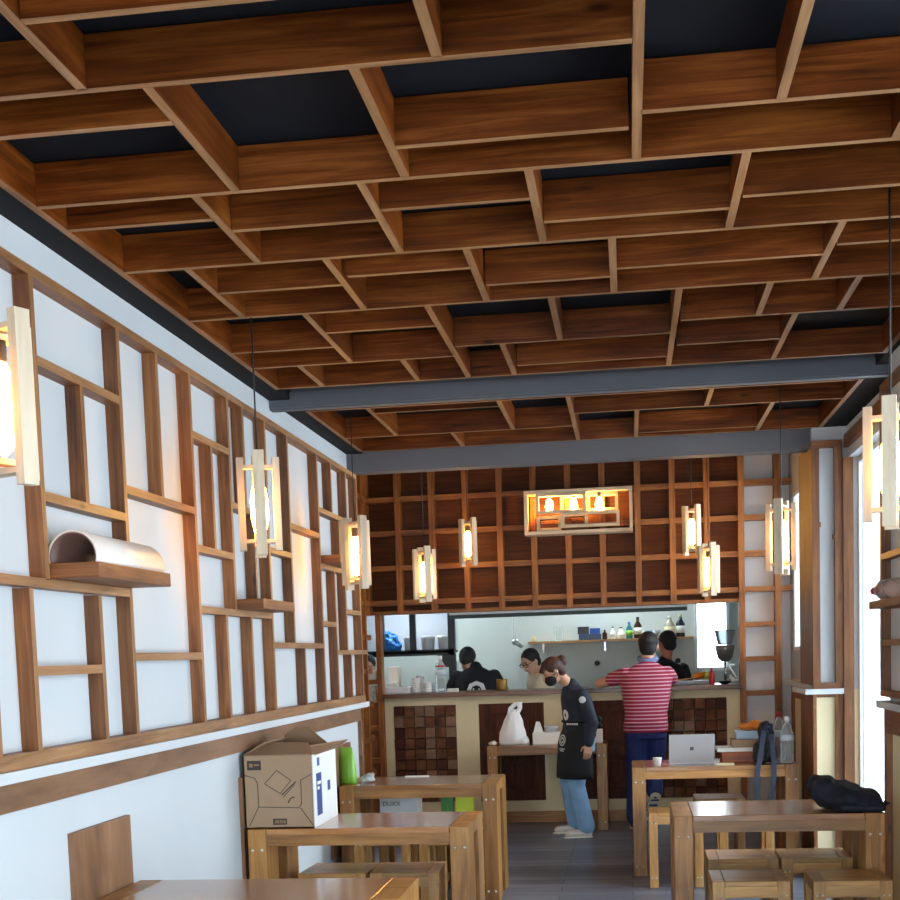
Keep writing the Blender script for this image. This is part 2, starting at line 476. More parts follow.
window('window_5', ALU, [((.70, 14.56, 1.30), (.73, 14.62, 2.3)), ((1.03, 14.56, 1.30), (1.06, 14.62, 2.3)), ((.73, 14.56, 1.3), (1.03, 14.62, 1.34)), ((.73, 14.56, 2.26), (1.03, 14.62, 2.3))],
       ((.73, 14.6, 1.34), (1.03, 14.606, 2.26)))

# ------------------------------------------------------------------ ceiling grid of boards
T = .026
def xboard(root, y, x0, x1, z0=GZ, z1=3.055, t=T, m=None):
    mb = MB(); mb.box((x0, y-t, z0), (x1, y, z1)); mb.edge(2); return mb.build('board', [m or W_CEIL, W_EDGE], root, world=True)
def yboard(root, x, y0, y1, z0=GZ, z1=3.055, t=T, m=None):
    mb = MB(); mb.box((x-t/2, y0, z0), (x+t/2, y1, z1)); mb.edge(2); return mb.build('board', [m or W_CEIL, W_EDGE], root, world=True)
g1 = empty('ceiling_grid', (-.25, 5, GZ), 'large brown board grid under the black ceiling before the grey steel beam', 'ceiling grid')
L0, R0 = -1.728, 1.237
yboard(g1, -1.742, .6, 6.87); yboard(g1, 1.25, .6, 6.87)
for y, a, b in ((.6, L0, R0), (1.35, L0, R0), (2.07, L0, R0), (2.5, L0, .038), (2.9, -1.256, .038), (3.26, L0, .038), (3.49, L0, -1.125), (3.78, -.6, .03), (3.68, .06, R0), (4.02, L0, R0),
                (4.245, L0, -1.26), (4.37, -1.23, -.76), (4.28, -.73, -.27), (4.515, -.24, .35), (4.41, .38, R0), (4.73, L0, R0), (5.07, -1.5, -1.02), (4.97, -.98, -.53),
                (5.21, -.5, -.03), (5.11, -.01, .72), (5.0, .75, R0), (5.44, L0, R0), (6.04, L0, -1.27), (5.78, -1.24, -.77), (6.37, L0, -.77), (6.87, L0, R0), (6.18, -.74, .21),
                (6.66, -.5, .21), (5.96, .25, R0), (6.43, .25, .71)):
    xboard(g1, y, a, b)
for x, a, b in ((-1.27, 2.5, 3.24), (.052, 2.07, 4.0), (-.41, 2.9, 3.24), (-1.115, 3.26, 4.0), (-.61, 3.26, 4.0), (.415, 2.6, 3.66), (.76, 3.68, 4.0), (-1.245, 4.02, 4.71), (-.745, 4.02, 4.71),
                (-.255, 4.02, 4.71), (.36, 4.02, 4.71), (-1.505, 4.73, 5.42), (-1.01, 4.73, 5.42), (-.52, 4.73, 5.42), (-.025, 4.73, 5.42), (.73, 4.73, 5.42), (-1.255, 5.44, 6.35),
                (-.76, 5.44, 6.85), (-1.505, 6.37, 6.85), (-1.015, 6.37, 6.85), (-.27, 5.44, 6.16), (-.53, 6.18, 6.85), (.225, 5.44, 6.85), (.57, 5.44, 5.94), (.9, 5.44, 5.94), (.725, 5.96, 6.85),
                (-1.0, .6, 2.05), (-.2, 1.35, 2.05), (.6, .6, 2.05)):
    yboard(g1, x, a, b)
g2 = empty('ceiling_grid', (-.25, 8.3, GZ), 'smaller brown board grid between grey steel beam and grey header', 'ceiling grid')
yboard(g2, -1.742, 7.5, 9.05); yboard(g2, 1.25, 7.5, 9.05)
for y, a, b in ((7.53, L0, R0), (7.7, -1.39, -.69), (8.5, L0, -.31), (9.07, L0, R0), (8.06, -.28, R0), (8.9, .1, .84)): xboard(g2, y, a, b)
for x, a, b in ((-1.405, 7.53, 8.48), (-.675, 7.53, 8.48), (-1.055, 8.5, 9.05), (-.295, 7.53, 9.05), (.475, 7.53, 8.04), (.08, 8.06, 9.05), (.85, 8.06, 9.05)): yboard(g2, x, a, b)
# steel beam crossing below the black ceiling
mb = MB(); mb.box((XL, 7.17, 2.895), (XR+.1, 7.18, 2.975)); mb.box((XL, 7.18, 2.885), (XR+.1, 7.24, 2.895)); mb.box((XL, 7.18, 2.965), (XR+.1, 7.24, 2.975)); mb.box((XL, 7.195, 2.975), (XR+.1, 7.225, 3.06))
o = mb.build('steel_beam', STEEL, base=(0, 7.2, 2.87)); tag(o, 'grey painted steel channel beam crossing the ceiling between the two board grids', 'beam')

# ------------------------------------------------------------------ batten lattice on the left wall
XW = -1.815; TH = .03
wl = empty('batten_lattice', (XL, 6.2, 1.27), 'brown random batten lattice fixed over the long white side wall', 'wall lattice')
def batten(y, z0, z1):
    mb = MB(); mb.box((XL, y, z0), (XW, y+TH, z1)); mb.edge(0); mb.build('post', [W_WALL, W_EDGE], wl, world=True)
def rail(z, y0, y1):
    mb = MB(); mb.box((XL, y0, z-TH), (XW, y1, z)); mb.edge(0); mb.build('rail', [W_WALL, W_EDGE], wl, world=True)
for y, a, b in ((3.70, 1.3, 1.80), (4.10, 1.83, 2.77), (3.97, 1.3, 1.80), (4.82, 1.3, 2.77), (4.46, 2.11, 2.50), (4.52, 1.3, 1.80), (5.23, 2.215, 2.77), (5.635, 1.3, 2.77), (6.18, 1.80, 2.77),
                (5.90, 2.06, 2.51), (6.02, 1.3, 1.77), (6.43, 1.3, 1.77), (6.83, 1.3, 2.77), (6.43, 2.3, 2.77), (6.56, 1.80, 2.27), (7.29, 1.65, 2.77), (8.0, 1.3, 2.77), (7.51, 1.3, 1.62),
                (8.38, 2.465, 2.77), (8.83, 2.465, 2.77), (8.57, 2.13, 2.43), (8.38, 1.3, 2.10), (8.70, 1.61, 2.43), (8.80, 1.3, 1.58), (9.18, 1.3, 2.77),
                (3.3, 1.83, 2.77), (2.95, 1.3, 1.8), (2.55, 1.3, 2.77), (1.9, 1.3, 2.0), (1.5, 2.0, 2.77), (1.1, 1.3, 2.77), (.3, 1.3, 2.77)):
    batten(y, a, b)
for z, a, b in ((2.80, YF, 9.21), (1.835, 3.0, 4.82), (2.53, 4.13, 4.82), (2.11, 4.13, 4.82), (1.56, 4.0, 4.52), (2.215, 4.85, 5.635), (1.60, 4.85, 5.635), (2.54, 5.665, 6.18),
                (2.06, 5.665, 6.18), (1.80, 5.665, 6.83), (2.30, 6.21, 6.83), (2.14, 6.86, 7.29), (1.65, 6.86, 8.0), (2.305, 7.32, 8.0), (2.465, 8.03, 9.18), (2.13, 8.03, 8.73), (1.785, 8.03, 8.38),
                (1.61, 8.41, 9.36), (1.875, 8.73, 9.18), (2.2, 2.58, 3.3), (1.65, 1.13, 2.55), (2.0, .33, 1.9)):
    rail(z, a, b)
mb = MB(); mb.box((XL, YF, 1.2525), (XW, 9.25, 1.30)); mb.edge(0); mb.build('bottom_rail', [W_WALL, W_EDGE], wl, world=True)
# little shelves standing out of the lattice
def wall_shelf(y0, y1, z, label, x1=-1.655):
    r = empty('wall_shelf', (XL, (y0+y1)/2, z), label, 'shelf')
    m = MB(); m.box((XL, y0, z), (x1, y1, z+.048), grain=1, bev=.003); m.build('shelf_board', W_WALL, r, world=True)
    return r
wall_shelf(4.14, 4.82, 1.836, 'brown wall shelf carrying the arched white roll')
wall_shelf(6.22, 6.82, 1.80, 'small empty brown wall shelf below the second hanging lamp', -1.69)
wall_shelf(8.04, 8.56, 2.13, 'small brown wall shelf behind the third hanging lamp', -1.70)
# brown guard panels on the white wall at the table ends
for y0, y1, lab in ((4.27, 4.80, 'brown square wall panel at the end of the nearest table'), (6.27, 6.84, 'brown wall panel behind the cardboard box'), (8.2, 8.85, 'brown wall panel at the end of the table with the green pack')):
    m = MB(); m.box((XL, y0, .3), (XL+.018, y1, 1.0), grain=2); tag(m.build('wall_panel', W_PLY, base=(XL, (y0+y1)/2, .3)), lab, 'wall panel')

# timber framing and lattice of the right piers
rl = empty('batten_lattice', (PF, 5.9, 1.27), 'brown batten lattice on the white window pier beside the navy jacket', 'wall lattice')
def rb(name, a, b):
    m = MB(); m.box(a, b); m.build(name, W_WALL, rl, world=True)
BX = PF-.046
for y, a, b in ((PE-.035, 1.31, 2.77), (6.25, 1.31, 1.53), (6.1, 1.56, 2.77), (5.75, 1.31, 1.95), (5.45, 1.31, 2.77), (5.2, 1.31, 2.77)):
    rb('post', (BX, y, a), (PF, y+TH+.005, b))
for z, a, b in ((2.80, 5.2, PE), (1.31, 5.2, PE), (1.98, 5.48, PE-.035), (1.56, 5.78, PE-.035), (2.35, 5.48, 6.1)):
    rb('rail', (BX, a, z-TH), (PF, b, z))
r2 = empty('batten_lattice', (1.3, 9.05, 1.27), 'brown posts framing the white pier between the two bright windows', 'wall lattice')
def rc(name, a, b):
    m = MB(); m.box(a, b); m.build(name, W_WALL, r2, world=True)
rc('post', (1.193, 9.1, 1.28), (1.2, 9.72, 2.84)); rc('post', (1.193, 9.05, 1.295), (1.24, 9.1, 2.80)); rc('post', (1.335, 9.05, 1.295), (1.385, 9.1, 2.80)); rc('post', (1.386, 9.035, 0), (1.45, 9.1, 2.73))
rc('rail', (1.193, 9.05, 2.80), (1.385, 9.1, 2.845)); rc('rail', (1.193, 9.05, 1.256), (1.385, 9.1, 1.295)); rc('rail', (1.24, 9.06, 2.3), (1.25, 9.1, 2.33)); rc('rail', (1.325, 9.06, 2.22), (1.335, 9.1, 2.25))
rc('rail', (XR-.03, PE+.02, 2.79), (XR, 9.03, 2.87))

# ------------------------------------------------------------------ square lattice screen at the back
PX = [-2.385+.3085*k for k in range(13)]
PX = [-2.37, -2.06, -1.745, -1.435, -1.125, -.82, -.51, -.205, .11, .414, .715, 1.012, 1.325]
PZ = [3.29, 2.985, 2.68, 2.365, 2.05]
ls = empty('lattice_screen', (-.5, 12.4, 1.95), 'brown square lattice screen above and beside the serving hatch', 'lattice screen')
def sp(name, a, b, m=W_SCREEN):
    k = MB(); k.box(a, b); return k.build(name, m, ls, world=True)
for k, x in enumerate(PX):
    z0 = 1.95
    if k in (11, 12): z0 = 0
    sp('post', (x-.026, 12.30, z0), (x+.026, 12.44, 3.35))
sp('post', (-2.28-.02, 12.30, 0), (-2.28+.025, 12.44, 1.95))
for z in PZ: sp('rail', (-2.46, 12.315, z-.024), (1.45, 12.44, z+.024))
sp('bottom_rail', (-2.46, 12.32, 1.945), (1.0, 12.5, 1.975))
for z in (1.74, 1.435, 1.13, .82, .5): sp('rail', (1.012, 12.315, z-.022), (1.35, 12.44, z+.022))
for z in (1.33, .9, .6, .28): sp('rail', (-2.46, 12.315, z-.022), (-2.28, 12.44, z+.022))
sp('back_panel', (-2.46, 12.44, 1.965), (1.012, 12.47, 3.35), W_BACK)
sp('side_panel', (-2.46, 12.44, 0), (-2.26, 12.47, 1.22), W_BACK)
la = empty('lattice_screen', (-2.4, 11.5, 1.3), 'brown lattice on the alcove side wall behind the long white wall', 'lattice screen')
for y in (10.2, 10.5, 10.8, 11.1, 11.4, 11.7, 12.0):
    m = MB(); m.box((-2.455, y, 0), (-2.33, y+.05, 3.35)); m.build('post', W_SCREEN, la, world=True)
for z in PZ+[1.74, 1.435, 1.13, .82, .5]:
    m = MB(); m.box((-2.455, 9.9, z-.024), (-2.34, 12.3, z+.024)); m.build('rail', W_SCREEN, la, world=True)
# ------------------------------------------------------------------ tables and stools
def bolts(parent, pts, r=.008):
    for p in pts:
        m = MB(); m.lathe([(r*.7, 0), (r, .003), (r*.8, .006), (.001, .007)], p, 10, (0, -1, 0)); m.build('bolt', BOLT, parent)

def make_table(w, d, label, cat='table', h=.75, group=None):
    r = empty('dining_table', (0, 0, 0), label, cat, group)
    a, lw, ld = w/2, .09, .22
    m = MB(); m.box((-a+lw+.002, .004, h-.03), (a-lw-.002, d-.004, h), grain=0, bev=.003); m.build('table_top', W_TABLE, r)
    for q in (.006, d-.036): m = MB(); m.box((-a+lw, q, h-.082), (a-lw, q+.03, h-.03), grain=0); m.build('apron', W_LEG, r)
    for s in (-1, 1):
        x0, x1 = (-a, -a+lw) if s < 0 else (a-lw, a)
        m = MB(); m.box((x0, ld+.002, h-.06), (x1, d-ld-.002, h), grain=1, bev=.002); m.build('end_block', W_LEG, r)
        m = MB(); m.box((x0+.02, ld, .06), (x1-.02, d-ld, .13), grain=1); m.build('foot_rail', W_LEG, r)
        for y0 in (0, d-ld):
            m = MB(); m.box((x0, y0, 0), (x1, y0+ld, h), grain=2, bev=.004)
            l = m.build('leg', W_LEG, r)
            if y0 == 0: bolts(l, [(x0+.022, y0, h-.1), (x1-.022, y0, h-.1), (x0+.022, y0, .07), (x1-.022, y0, .07)])
    return r

def place(r, x, y, rz=0):
    r.location = (x, y, 0); r.rotation_euler.z = rz; return r
place(make_table(1.06, .63, 'wooden table in the bottom corner beside the square wall panel, its legs out of sight'), -1.305, 4.19)
place(make_table(1.07, .62, 'wooden table carrying the cardboard box'), -1.295, 6.25)
place(make_table(1.0, .64, 'wooden table behind the cardboard box, against the white wall'), -1.33, 8.33)
place(make_table(1.04, .56, 'wooden table in front of the bar counter carrying the white plastic bag'), -.72, 11.72)
place(make_table(.98, .63, 'wooden table with the navy jacket lying on its end'), .69, 6.5)
place(make_table(1.11, .62, 'wooden table carrying the open laptop'), .565, 9.25)

def make_stool(w=.345, d=.345, h=.49):
    r = empty('stool', (0, 0, 0), 'x', 'stool', 'square wooden stools around the tables')
    a, lw, ld = w/2, .055, .07
    m = MB(); m.box((-a+lw+.001, .003, h-.025), (a-lw-.001, d-.003, h), grain=0, bev=.003); m.build('seat', W_STOOL, r)
    for q in (.004, d-.026): m = MB(); m.box((-a+lw, q, h-.075), (a-lw, q+.022, h-.025), grain=0); m.build('apron', W_STOOL, r)
    for s in (-1, 1):
        x0, x1 = (-a, -a+lw) if s < 0 else (a-lw, a)
        m = MB(); m.box((x0, ld+.001, h-.05), (x1, d-ld-.001, h), grain=1, bev=.002); m.build('end_block', W_STOOL, r)
        m = MB(); m.box((x0+.012, ld, .04), (x1-.012, d-ld, .09), grain=1); m.build('foot_rail', W_STOOL, r)
        for y0 in (0, d-ld):
            m = MB(); m.box((x0, y0, 0), (x1, y0+ld, h), grain=2, bev=.003)
            l = m.build('leg', W_STOOL, r)
            if y0 == 0: bolts(l, [(x0+.015, y0, h-.065), (x1-.015, y0, h-.065), (x0+.015, y0, .065), (x1-.015, y0, .065)], .006)
    return r
proto = make_stool()
spots = [
    (.53, 6.15, 0, 'wooden stool at the near side of the jacket table, the one by the aisle'),
    (.975, 6.14, 0, 'wooden stool at the near side of the jacket table, below the navy jacket'),
    (.55, 6.82, 0, 'wooden stool tucked under the far side of the jacket table, by the aisle'),
    (.91, 6.82, 0, 'wooden stool tucked under the far side of the jacket table, towards the bright window'),
    (-1.485, 6.52, -.03, 'wooden stool under the cardboard box table, next to the white wall'),
    (-1.12, 6.52, .03, 'wooden stool under the cardboard box table, next to the aisle'),
    (-1.5, 7.97, 0, 'wooden stool before the table behind the box, next to the white wall'),
    (-1.1, 7.97, 0, 'wooden stool before the table behind the box, next to the aisle'),
    (-1.49, 8.72, 0, 'wooden stool holding the lettered white box'),
    (-1.1, 8.72, 0, 'wooden stool holding the green and lime packs'),
    (.285, 8.8, 0, 'wooden stool before the laptop table, beside its aisle leg'),
    (.735, 8.8, 0, 'wooden stool before the laptop table, below the black shoulder bag'),
    (.62, 9.6, 0, 'wooden stool beyond the laptop table, seen below its edge'),
]
for i, (x, y, a, lab) in enumerate(spots):
    s = proto if i == 0 else copy_tree(proto)
    s['label'] = lab; place(s, x, y, a)

# ------------------------------------------------------------------ bar counter
bc = empty('bar_counter', (-.65, 12.36, 0), 'cream plastered bar counter with brown top, wood block panels and dark doors', 'bar counter')
def bp(name, mat, *boxes, grain=None, bev=0):
    m = MB()
    for a, b in boxes: m.box(a, b, grain, bev)
    return m.build(name, mat, bc, world=True)
bp('counter_top', W_COUNTER, ((-2.25, 12.27, 1.175), (1.0, 12.92, 1.215)), grain=0, bev=.004)
CF = 12.36
bp('counter_body', CREAM, ((-2.25, CF, 1.10), (.99, 12.5, 1.175)), ((-2.25, CF, .2), (-2.17, 12.5, 1.1)), ((-1.585, CF, .2), (-1.375, 12.5, 1.1)), ((-.775, CF, .2), (-.58, 12.5, 1.1)), ((.09, CF, .2), (.2, 12.5, 1.1)), ((.87, CF, .2), (.99, 12.5, 1.1)),
   ((-2.25, CF, .1), (.99, 12.5, .2)), ((-2.16, 12.46, .2), (.86, 12.49, 1.1)))
bp('plinth', W_LEG, ((-2.25, CF-.02, 0), (.09, 12.5, .1)), grain=0)
bp('kick_plate', CHROME, ((.09, CF-.02, 0), (.99, 12.5, .11)))
def blocks(x0, x1, n):
    m = MB(); w = (x1-x0)/n
    for i in range(n):
        for j in range(9):
            z = 1.1-(j+1)*.1
            p = random.choice((.0, .008, .016, .024))
            g = .003
            m.box((x0+i*w+g, CF+.012-p, z+g), (x0+(i+1)*w-g, CF+.09, z+.1-g), grain=random.choice((0, 2)), bev=.004, mat=random.choice((0, 0, 1, 2)))
    return m.build('block_panel', [W_BLOCK, W_DARK, W_PLY], bc, world=True)
blocks(-2.17, -1.585, 6); blocks(.2, .87, 7)
for x0, x1 in ((-1.375, -.775), (-.58, .09)):
    bp('door_panel', W_DARK, ((x0, CF+.03, .2), (x1, CF+.05, 1.1)), ((x0, CF+.008, .2), (x0+.1, CF+.03, 1.1)), ((x1-.1, CF+.008, .2), (x1, CF+.03, 1.1)), ((x0+.1, CF+.008, 1.0), (x1-.1, CF+.03, 1.1)), ((x0+.1, CF+.008, .2), (x1-.1, CF+.03, .3)), ((x0+.1, CF+.008, .6), (x1-.1, CF+.03, .68)),
       ((x0+.15, CF+.012, .73), (x1-.15, CF+.03, .95)), ((x0+.15, CF+.012, .35), (x1-.15, CF+.03, .55)), grain=2, bev=.004)

# ------------------------------------------------------------------ hanging lamps: two interlocked pale timber frames around a bulb
CORD = plain('black cord', (16, 16, 18), .6)
def make_lamp(x, y, ztop, rz, zceil, label, bulb=True):
    r = empty('pendant_lamp', (x, y, ztop), label, 'lamp', 'pale timber frame lamps hanging along the room', rz)
    m = MB(); m.tube([(0, 0, -.05), (0, 0, zceil-ztop)], .0035, 6); m.build('cord', CORD, r)
    a, w, t, th = .078, .045, .028, .014
    for k, (z0, z1, rad) in enumerate(((-.415, 0, a), (-.392, -.02, a-.006))):
        m = MB()
        for s in (-1, 1):
            if k == 0: m.box((s*rad-t/2, -w/2, z0), (s*rad+t/2, w/2, z1), grain=2)
            else: m.box((-w/2, s*rad-t/2, z0), (w/2, s*rad+t/2, z1), grain=2)
        for z in ((z0+.03, z1-.03-th) if k == 0 else (z0+.03, z1-.03-th)):
            if k == 0: m.box((-rad+t/2, -w/2, z), (rad-t/2, w/2, z+th), grain=0)
            else: m.box((-w/2, -rad+t/2, z), (w/2, rad-t/2, z+th), grain=1)
        m.build('frame', W_PALE, r)
    m = MB(); m.lathe([(.016, -.05), (.02, -.06), (.02, -.11), (.015, -.115)], n=14); m.build('socket', BLACK, r)
    m = MB(); m.lathe([(.014, -.112), (.028, -.14), (.036, -.19), (.036, -.26), (.024, -.32), (.004, -.34)], n=16); m.smooth = True; m.build('bulb', BULB, r)
    return r
make_lamp(-1.50, 3.19, 2.41, -.43, 3.06, 'largest lit timber lamp, cut by the picture edge before the white wall')
make_lamp(-1.475, 5.43, 2.395, -1.27, 3.06, 'second lit timber lamp along the white wall, above the small empty shelf')
make_lamp(-1.545, 7.74, 2.365, -.8, 3.06, 'third lit timber lamp along the white wall, at its far end')
make_lamp(-1.51, 10.18, 2.375, -1.1, 3.35, 'lowest lit timber lamp before the back screen, above the clear bottle')
make_lamp(-1.365, 11.85, 2.74, -.75, 3.35, 'small high lit timber lamp before the back screen, first beside the lit sign')
make_lamp(.87, 4.68, 2.34, -1.80, 3.06, 'lit timber lamp cut by the picture edge before the window pier')
make_lamp(.868, 7.86, 2.36, -1.9, 3.06, 'lit timber lamp before the bright window, above the water bottle')
make_lamp(.645, 10.95, 2.37, -1.2, 3.35, 'lower of the two lit timber lamps hanging close together before the screen')
make_lamp(.555, 11.75, 2.75, -.9, 3.35, 'upper of the two lit timber lamps hanging close together before the screen')

# lit sign of nested timber frames on the screen
sg = empty('lit_sign', (-.41, 12.29, 2.59), 'wide lit timber frame sign with three bulbs mounted on the square lattice screen', 'sign')
SX0, SX1, SZ0, SZ1, SY0, SY1 = -.885, .065, 2.59, 2.975, 12.08, 12.30
def sgp(name, *boxes):
    m = MB()
    for a, b in boxes: m.box(a, b)
    return m.build(name, W_PALE, sg, world=True)
t = .028
sgp('outer_frame', ((SX0, SY0, SZ0), (SX1, SY1, SZ0+t)), ((SX0, SY0, SZ1-t), (SX1, SY1, SZ1)), ((SX0, SY0, SZ0+t), (SX0+t, SY1, SZ1-t)), ((SX1-t, SY0, SZ0+t), (SX1, SY1, SZ1-t)))
def nested(x0, x1, z0, z1, y0, y1, t=.026):
    sgp('inner_frame', ((x0, y0, z0), (x1, y1, z0+t)), ((x0, y0, z1-t), (x1, y1, z1)), ((x0, y0, z0+t), (x0+t, y1, z1-t)), ((x1-t, y0, z0+t), (x1, y1, z1-t)))
nested(-.78, -.34, 2.77, 2.945, 12.07, 12.14)
nested(-.565, -.05, 2.64, 2.775, 12.07, 12.14)
nested(-.78, -.565, 2.625, 2.755, 12.15, 12.28)
nested(-.57, -.34, 2.78, 2.94, 12.15, 12.28)
nested(-.56, -.33, 2.645, 2.77, 12.15, 12.28)
nested(-.335, -.06, 2.78, 2.945, 12.15, 12.28)
for x in (-.665, -.45, -.225):
    m = MB(); m.lathe([(.016, .16), (.018, .15), (.018, .12)], (x, 12.145, 2.78), 12); s = m.build('socket', BLACK, sg, world=True)
    m = MB(); m.lathe([(.012, .12), (.028, .09), (.036, .05), (.028, .015), (.004, .0)], (x, 12.145, 2.785), 14); m.smooth = True; m.build('bulb', BULB2, sg, world=True)

# ------------------------------------------------------------------ small things: makers
def thing_mesh(name, mb, mat, base, label, cat, group=None, parent=None, smooth=False):
    mb.smooth = smooth
    o = mb.build(name, mat, parent, base=base if parent is None else None)
    return tag(o, label, cat, group)
def lathe_thing(name, prof, mat, x, y, z, label, cat, group=None, n=20):
    m = MB(); m.lathe(prof, (x, y, z), n); m.smooth = False
    o = m.build(name, mat, base=(x, y, z))
    return tag(o, label, cat, group)
def box_thing(name, a, b, mat, label, cat, group=None, bev=.004):
    m = MB(); m.box(a, b, bev=bev); o = m.build(name, mat, base=((a[0]+b[0])/2, (a[1]+b[1])/2, min(a[2], b[2])))
    return tag(o, label, cat, group)
def part(name, mb, mat, parent): return mb.build(name, mat, parent, world=True)

# arched white roll on the first shelf
r = empty('arched_roll', (-1.74, 4.5, 1.884), 'white sheet bent into an arched roll lying on the brown wall shelf', 'roll')
def arch(rad, y0, y1, th, a0=-.25, a1=PI+.25, n=26):
    m = MB(); c = Vector((-1.745, 0, 1.884+rad*math.sin(.25)+.001))
    ro, ri = [], []
    for k in range(n+1):
        a = a0+(a1-a0)*k/n
        ro.append((c.x+rad*math.cos(a), c.z+rad*math.sin(a))); ri.append((c.x+(rad-th)*math.cos(a), c.z+(rad-th)*math.sin(a)))
    pts = ro+ri[::-1]
    A = [m.bm.verts.new((p[0], y0, p[1])) for p in pts]; B = [m.bm.verts.new((p[0], y1, p[1])) for p in pts]
    L = len(pts)
    for i in range(L):
        j = (i+1) % L
        f = m.bm.faces.new((A[i], A[j], B[j], B[i])); f.smooth = True
    for i in range(n):
        for R in (A, B): m.bm.faces.new((R[i], R[i+1], R[L-2-i], R[L-1-i]))
    return m
part('sheet', arch(.082, 4.15, 4.78, .004), plain('pearl white sheet', (226, 214, 206), .35), r)
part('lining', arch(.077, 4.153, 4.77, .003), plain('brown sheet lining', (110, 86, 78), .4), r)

# cardboard box with raised flaps on the table
bx = empty('cardboard_box', (-1.675, 6.5, .75), 'open brown cardboard box with printed sides standing on a table', 'box', rz=0)
def cbp(name, mat, *boxes, bev=0):
    m = MB()
    for a, b in boxes: m.box(a, b, bev=bev)
    return m.build(name, mat, bx, world=True)
X0, X1, Y0, Y1, Z0, Z1 = -1.848, -1.505, 6.29, 6.80, .75, 1.10
CARDW = plain('white cardboard side', (226, 226, 226), .7)
m = MB(); m.box((X0, Y0, Z0), (X1-.004, Y0+.006, Z1)); m.box((X0, Y1-.006, Z0), (X1-.004, Y1, Z1)); m.box((X0, Y0, Z0), (X0+.006, Y1, Z1)); m.box((X0, Y0, Z0), (X1-.004, Y1, Z0+.006)); part('carton', m, CARD, bx)
m = MB(); m.box((X1-.006, Y0, Z0), (X1, Y1, Z1)); part('white_side', m, CARDW, bx)
def flap(pts, th=.006):
    m = MB(); P = [Vector(p) for p in pts]; n = (P[1]-P[0]).cross(P[2]-P[0]).normalized()*th
    A = [m.bm.verts.new(p) for p in P]; B = [m.bm.verts.new(p+n) for p in P]
    m.bm.faces.new(A); m.bm.faces.new(B[::-1])
    for i in range(len(P)): m.bm.faces.new((A[i], B[i], B[(i+1) % len(P)], A[(i+1) % len(P)]))
    return part('flap', m, CARDIN, bx)
flap([(X0, Y0, Z1), (X1, Y0, Z1), (X1-.06, Y0+.18, Z1+.045), (X0+.05, Y0+.19, Z1+.05)])
flap([(X0, Y0+.02, Z1), (X0+.10, Y0+.06, Z1+.06), (X0+.12, Y1-.05, Z1+.06), (X0, Y1, Z1)])
flap([(X0+.06, Y1-.03, Z1), (X0+.10, Y1-.07, Z1+.07), (X0+.16, Y1-.08, Z1+.11), (X0+.23, Y1-.08, Z1+.11), (X0+.27, Y1-.07, Z1+.07), (X1, Y1-.03, Z1)])
flap([(X1-.003, Y0+.02, Z1), (X1-.003, Y1, Z1), (X1+.06, Y1+.03, Z1+.04), (X1-.07, Y0+.12, Z1+.035)])
INK = plain('dark print', (62, 54, 48), .7); INKB = plain('blue print', (40, 66, 130), .6); INKW = plain('white print', (235, 235, 235), .6)
m = MB()
fy = Y0-.0012
def bl(a, b, w=.0035): m.bar((a[0], fy, a[1]), (b[0], fy, b[1]), .001, w, up=(0, 0, 1))
def poly(ps, close=False, w=.0035):
    for p, q in zip(ps, ps[1:]+([ps[0]] if close else [])): bl(p, q, w)
def U(u, v): return (X0+u*(X1-X0), Z0+v*(Z1-Z0))
poly([U(.3, .62), U(.48, .80), U(.68, .66), U(.52, .48)], True); poly([U(.54, .46), U(.75, .64)], w=.006); poly([U(.56, .43), U(.73, .60)])
poly([U(.02, .74), U(.16, .70), U(.2, .62), U(.2, .30)]); poly([U(.2, .30), U(.78, .28), U(.82, .34), U(.82, .66), U(.98, .74)]); poly([U(.2, .3), U(.06, .04)]); poly([U(.8, .28), U(.97, .04)])
m.box((U(.06, .81)[0], fy-.0006, U(.06, .81)[1]), (U(.26, .94)[0], fy, U(.26, .94)[1])); m.box((U(.40, .05)[0], fy-.0006, U(.4, .05)[1]), (U(.60, .135)[0], fy, U(.6, .135)[1]))
poly([U(.63, .35), U(.66, .41), U(.72, .43)], w=.006)
part('front_print', m, INK, bx)
m = MB()
for k in range(5): m.box((U(.43+.032*k, .075)[0], fy-.0014, U(.4, .07)[1]), (U(.452+.032*k, .075)[0], fy-.0007, U(.6, .115)[1]))
m.box((U(.09, .845)[0], fy-.0014, U(.1, .85)[1]), (U(.14, .9)[0], fy-.0007, U(.1, .90)[1])); m.box((U(.16, .86)[0], fy-.0014, U(.1, .87)[1]), (U(.23, .9)[0], fy-.0007, U(.1, .89)[1]))
part('label_print', m, CARDIN, bx)
m = MB(); gx = X1+.0008

for q in (((X1, Y0+.06, Z0+.05), (gx, Y0+.17, Z0+.255)), ((X1, Y0+.09, Z0+.29), (gx, Y0+.14, Z0+.33)), ((X1, Y0+.30, Z0+.15), (gx, Y0+.36, Z0+.20))):
    m = MB(); m.box(*q); part('side_print', m, INKB, bx)

m = MB(); m.box((gx, Y0+.08, Z0+.20), (gx+.0006, Y0+.15, Z0+.215)); m.box((gx, Y0+.08, Z0+.175), (gx+.0006, Y0+.12, Z0+.19)); part('side_lettering', m, INKW, bx)

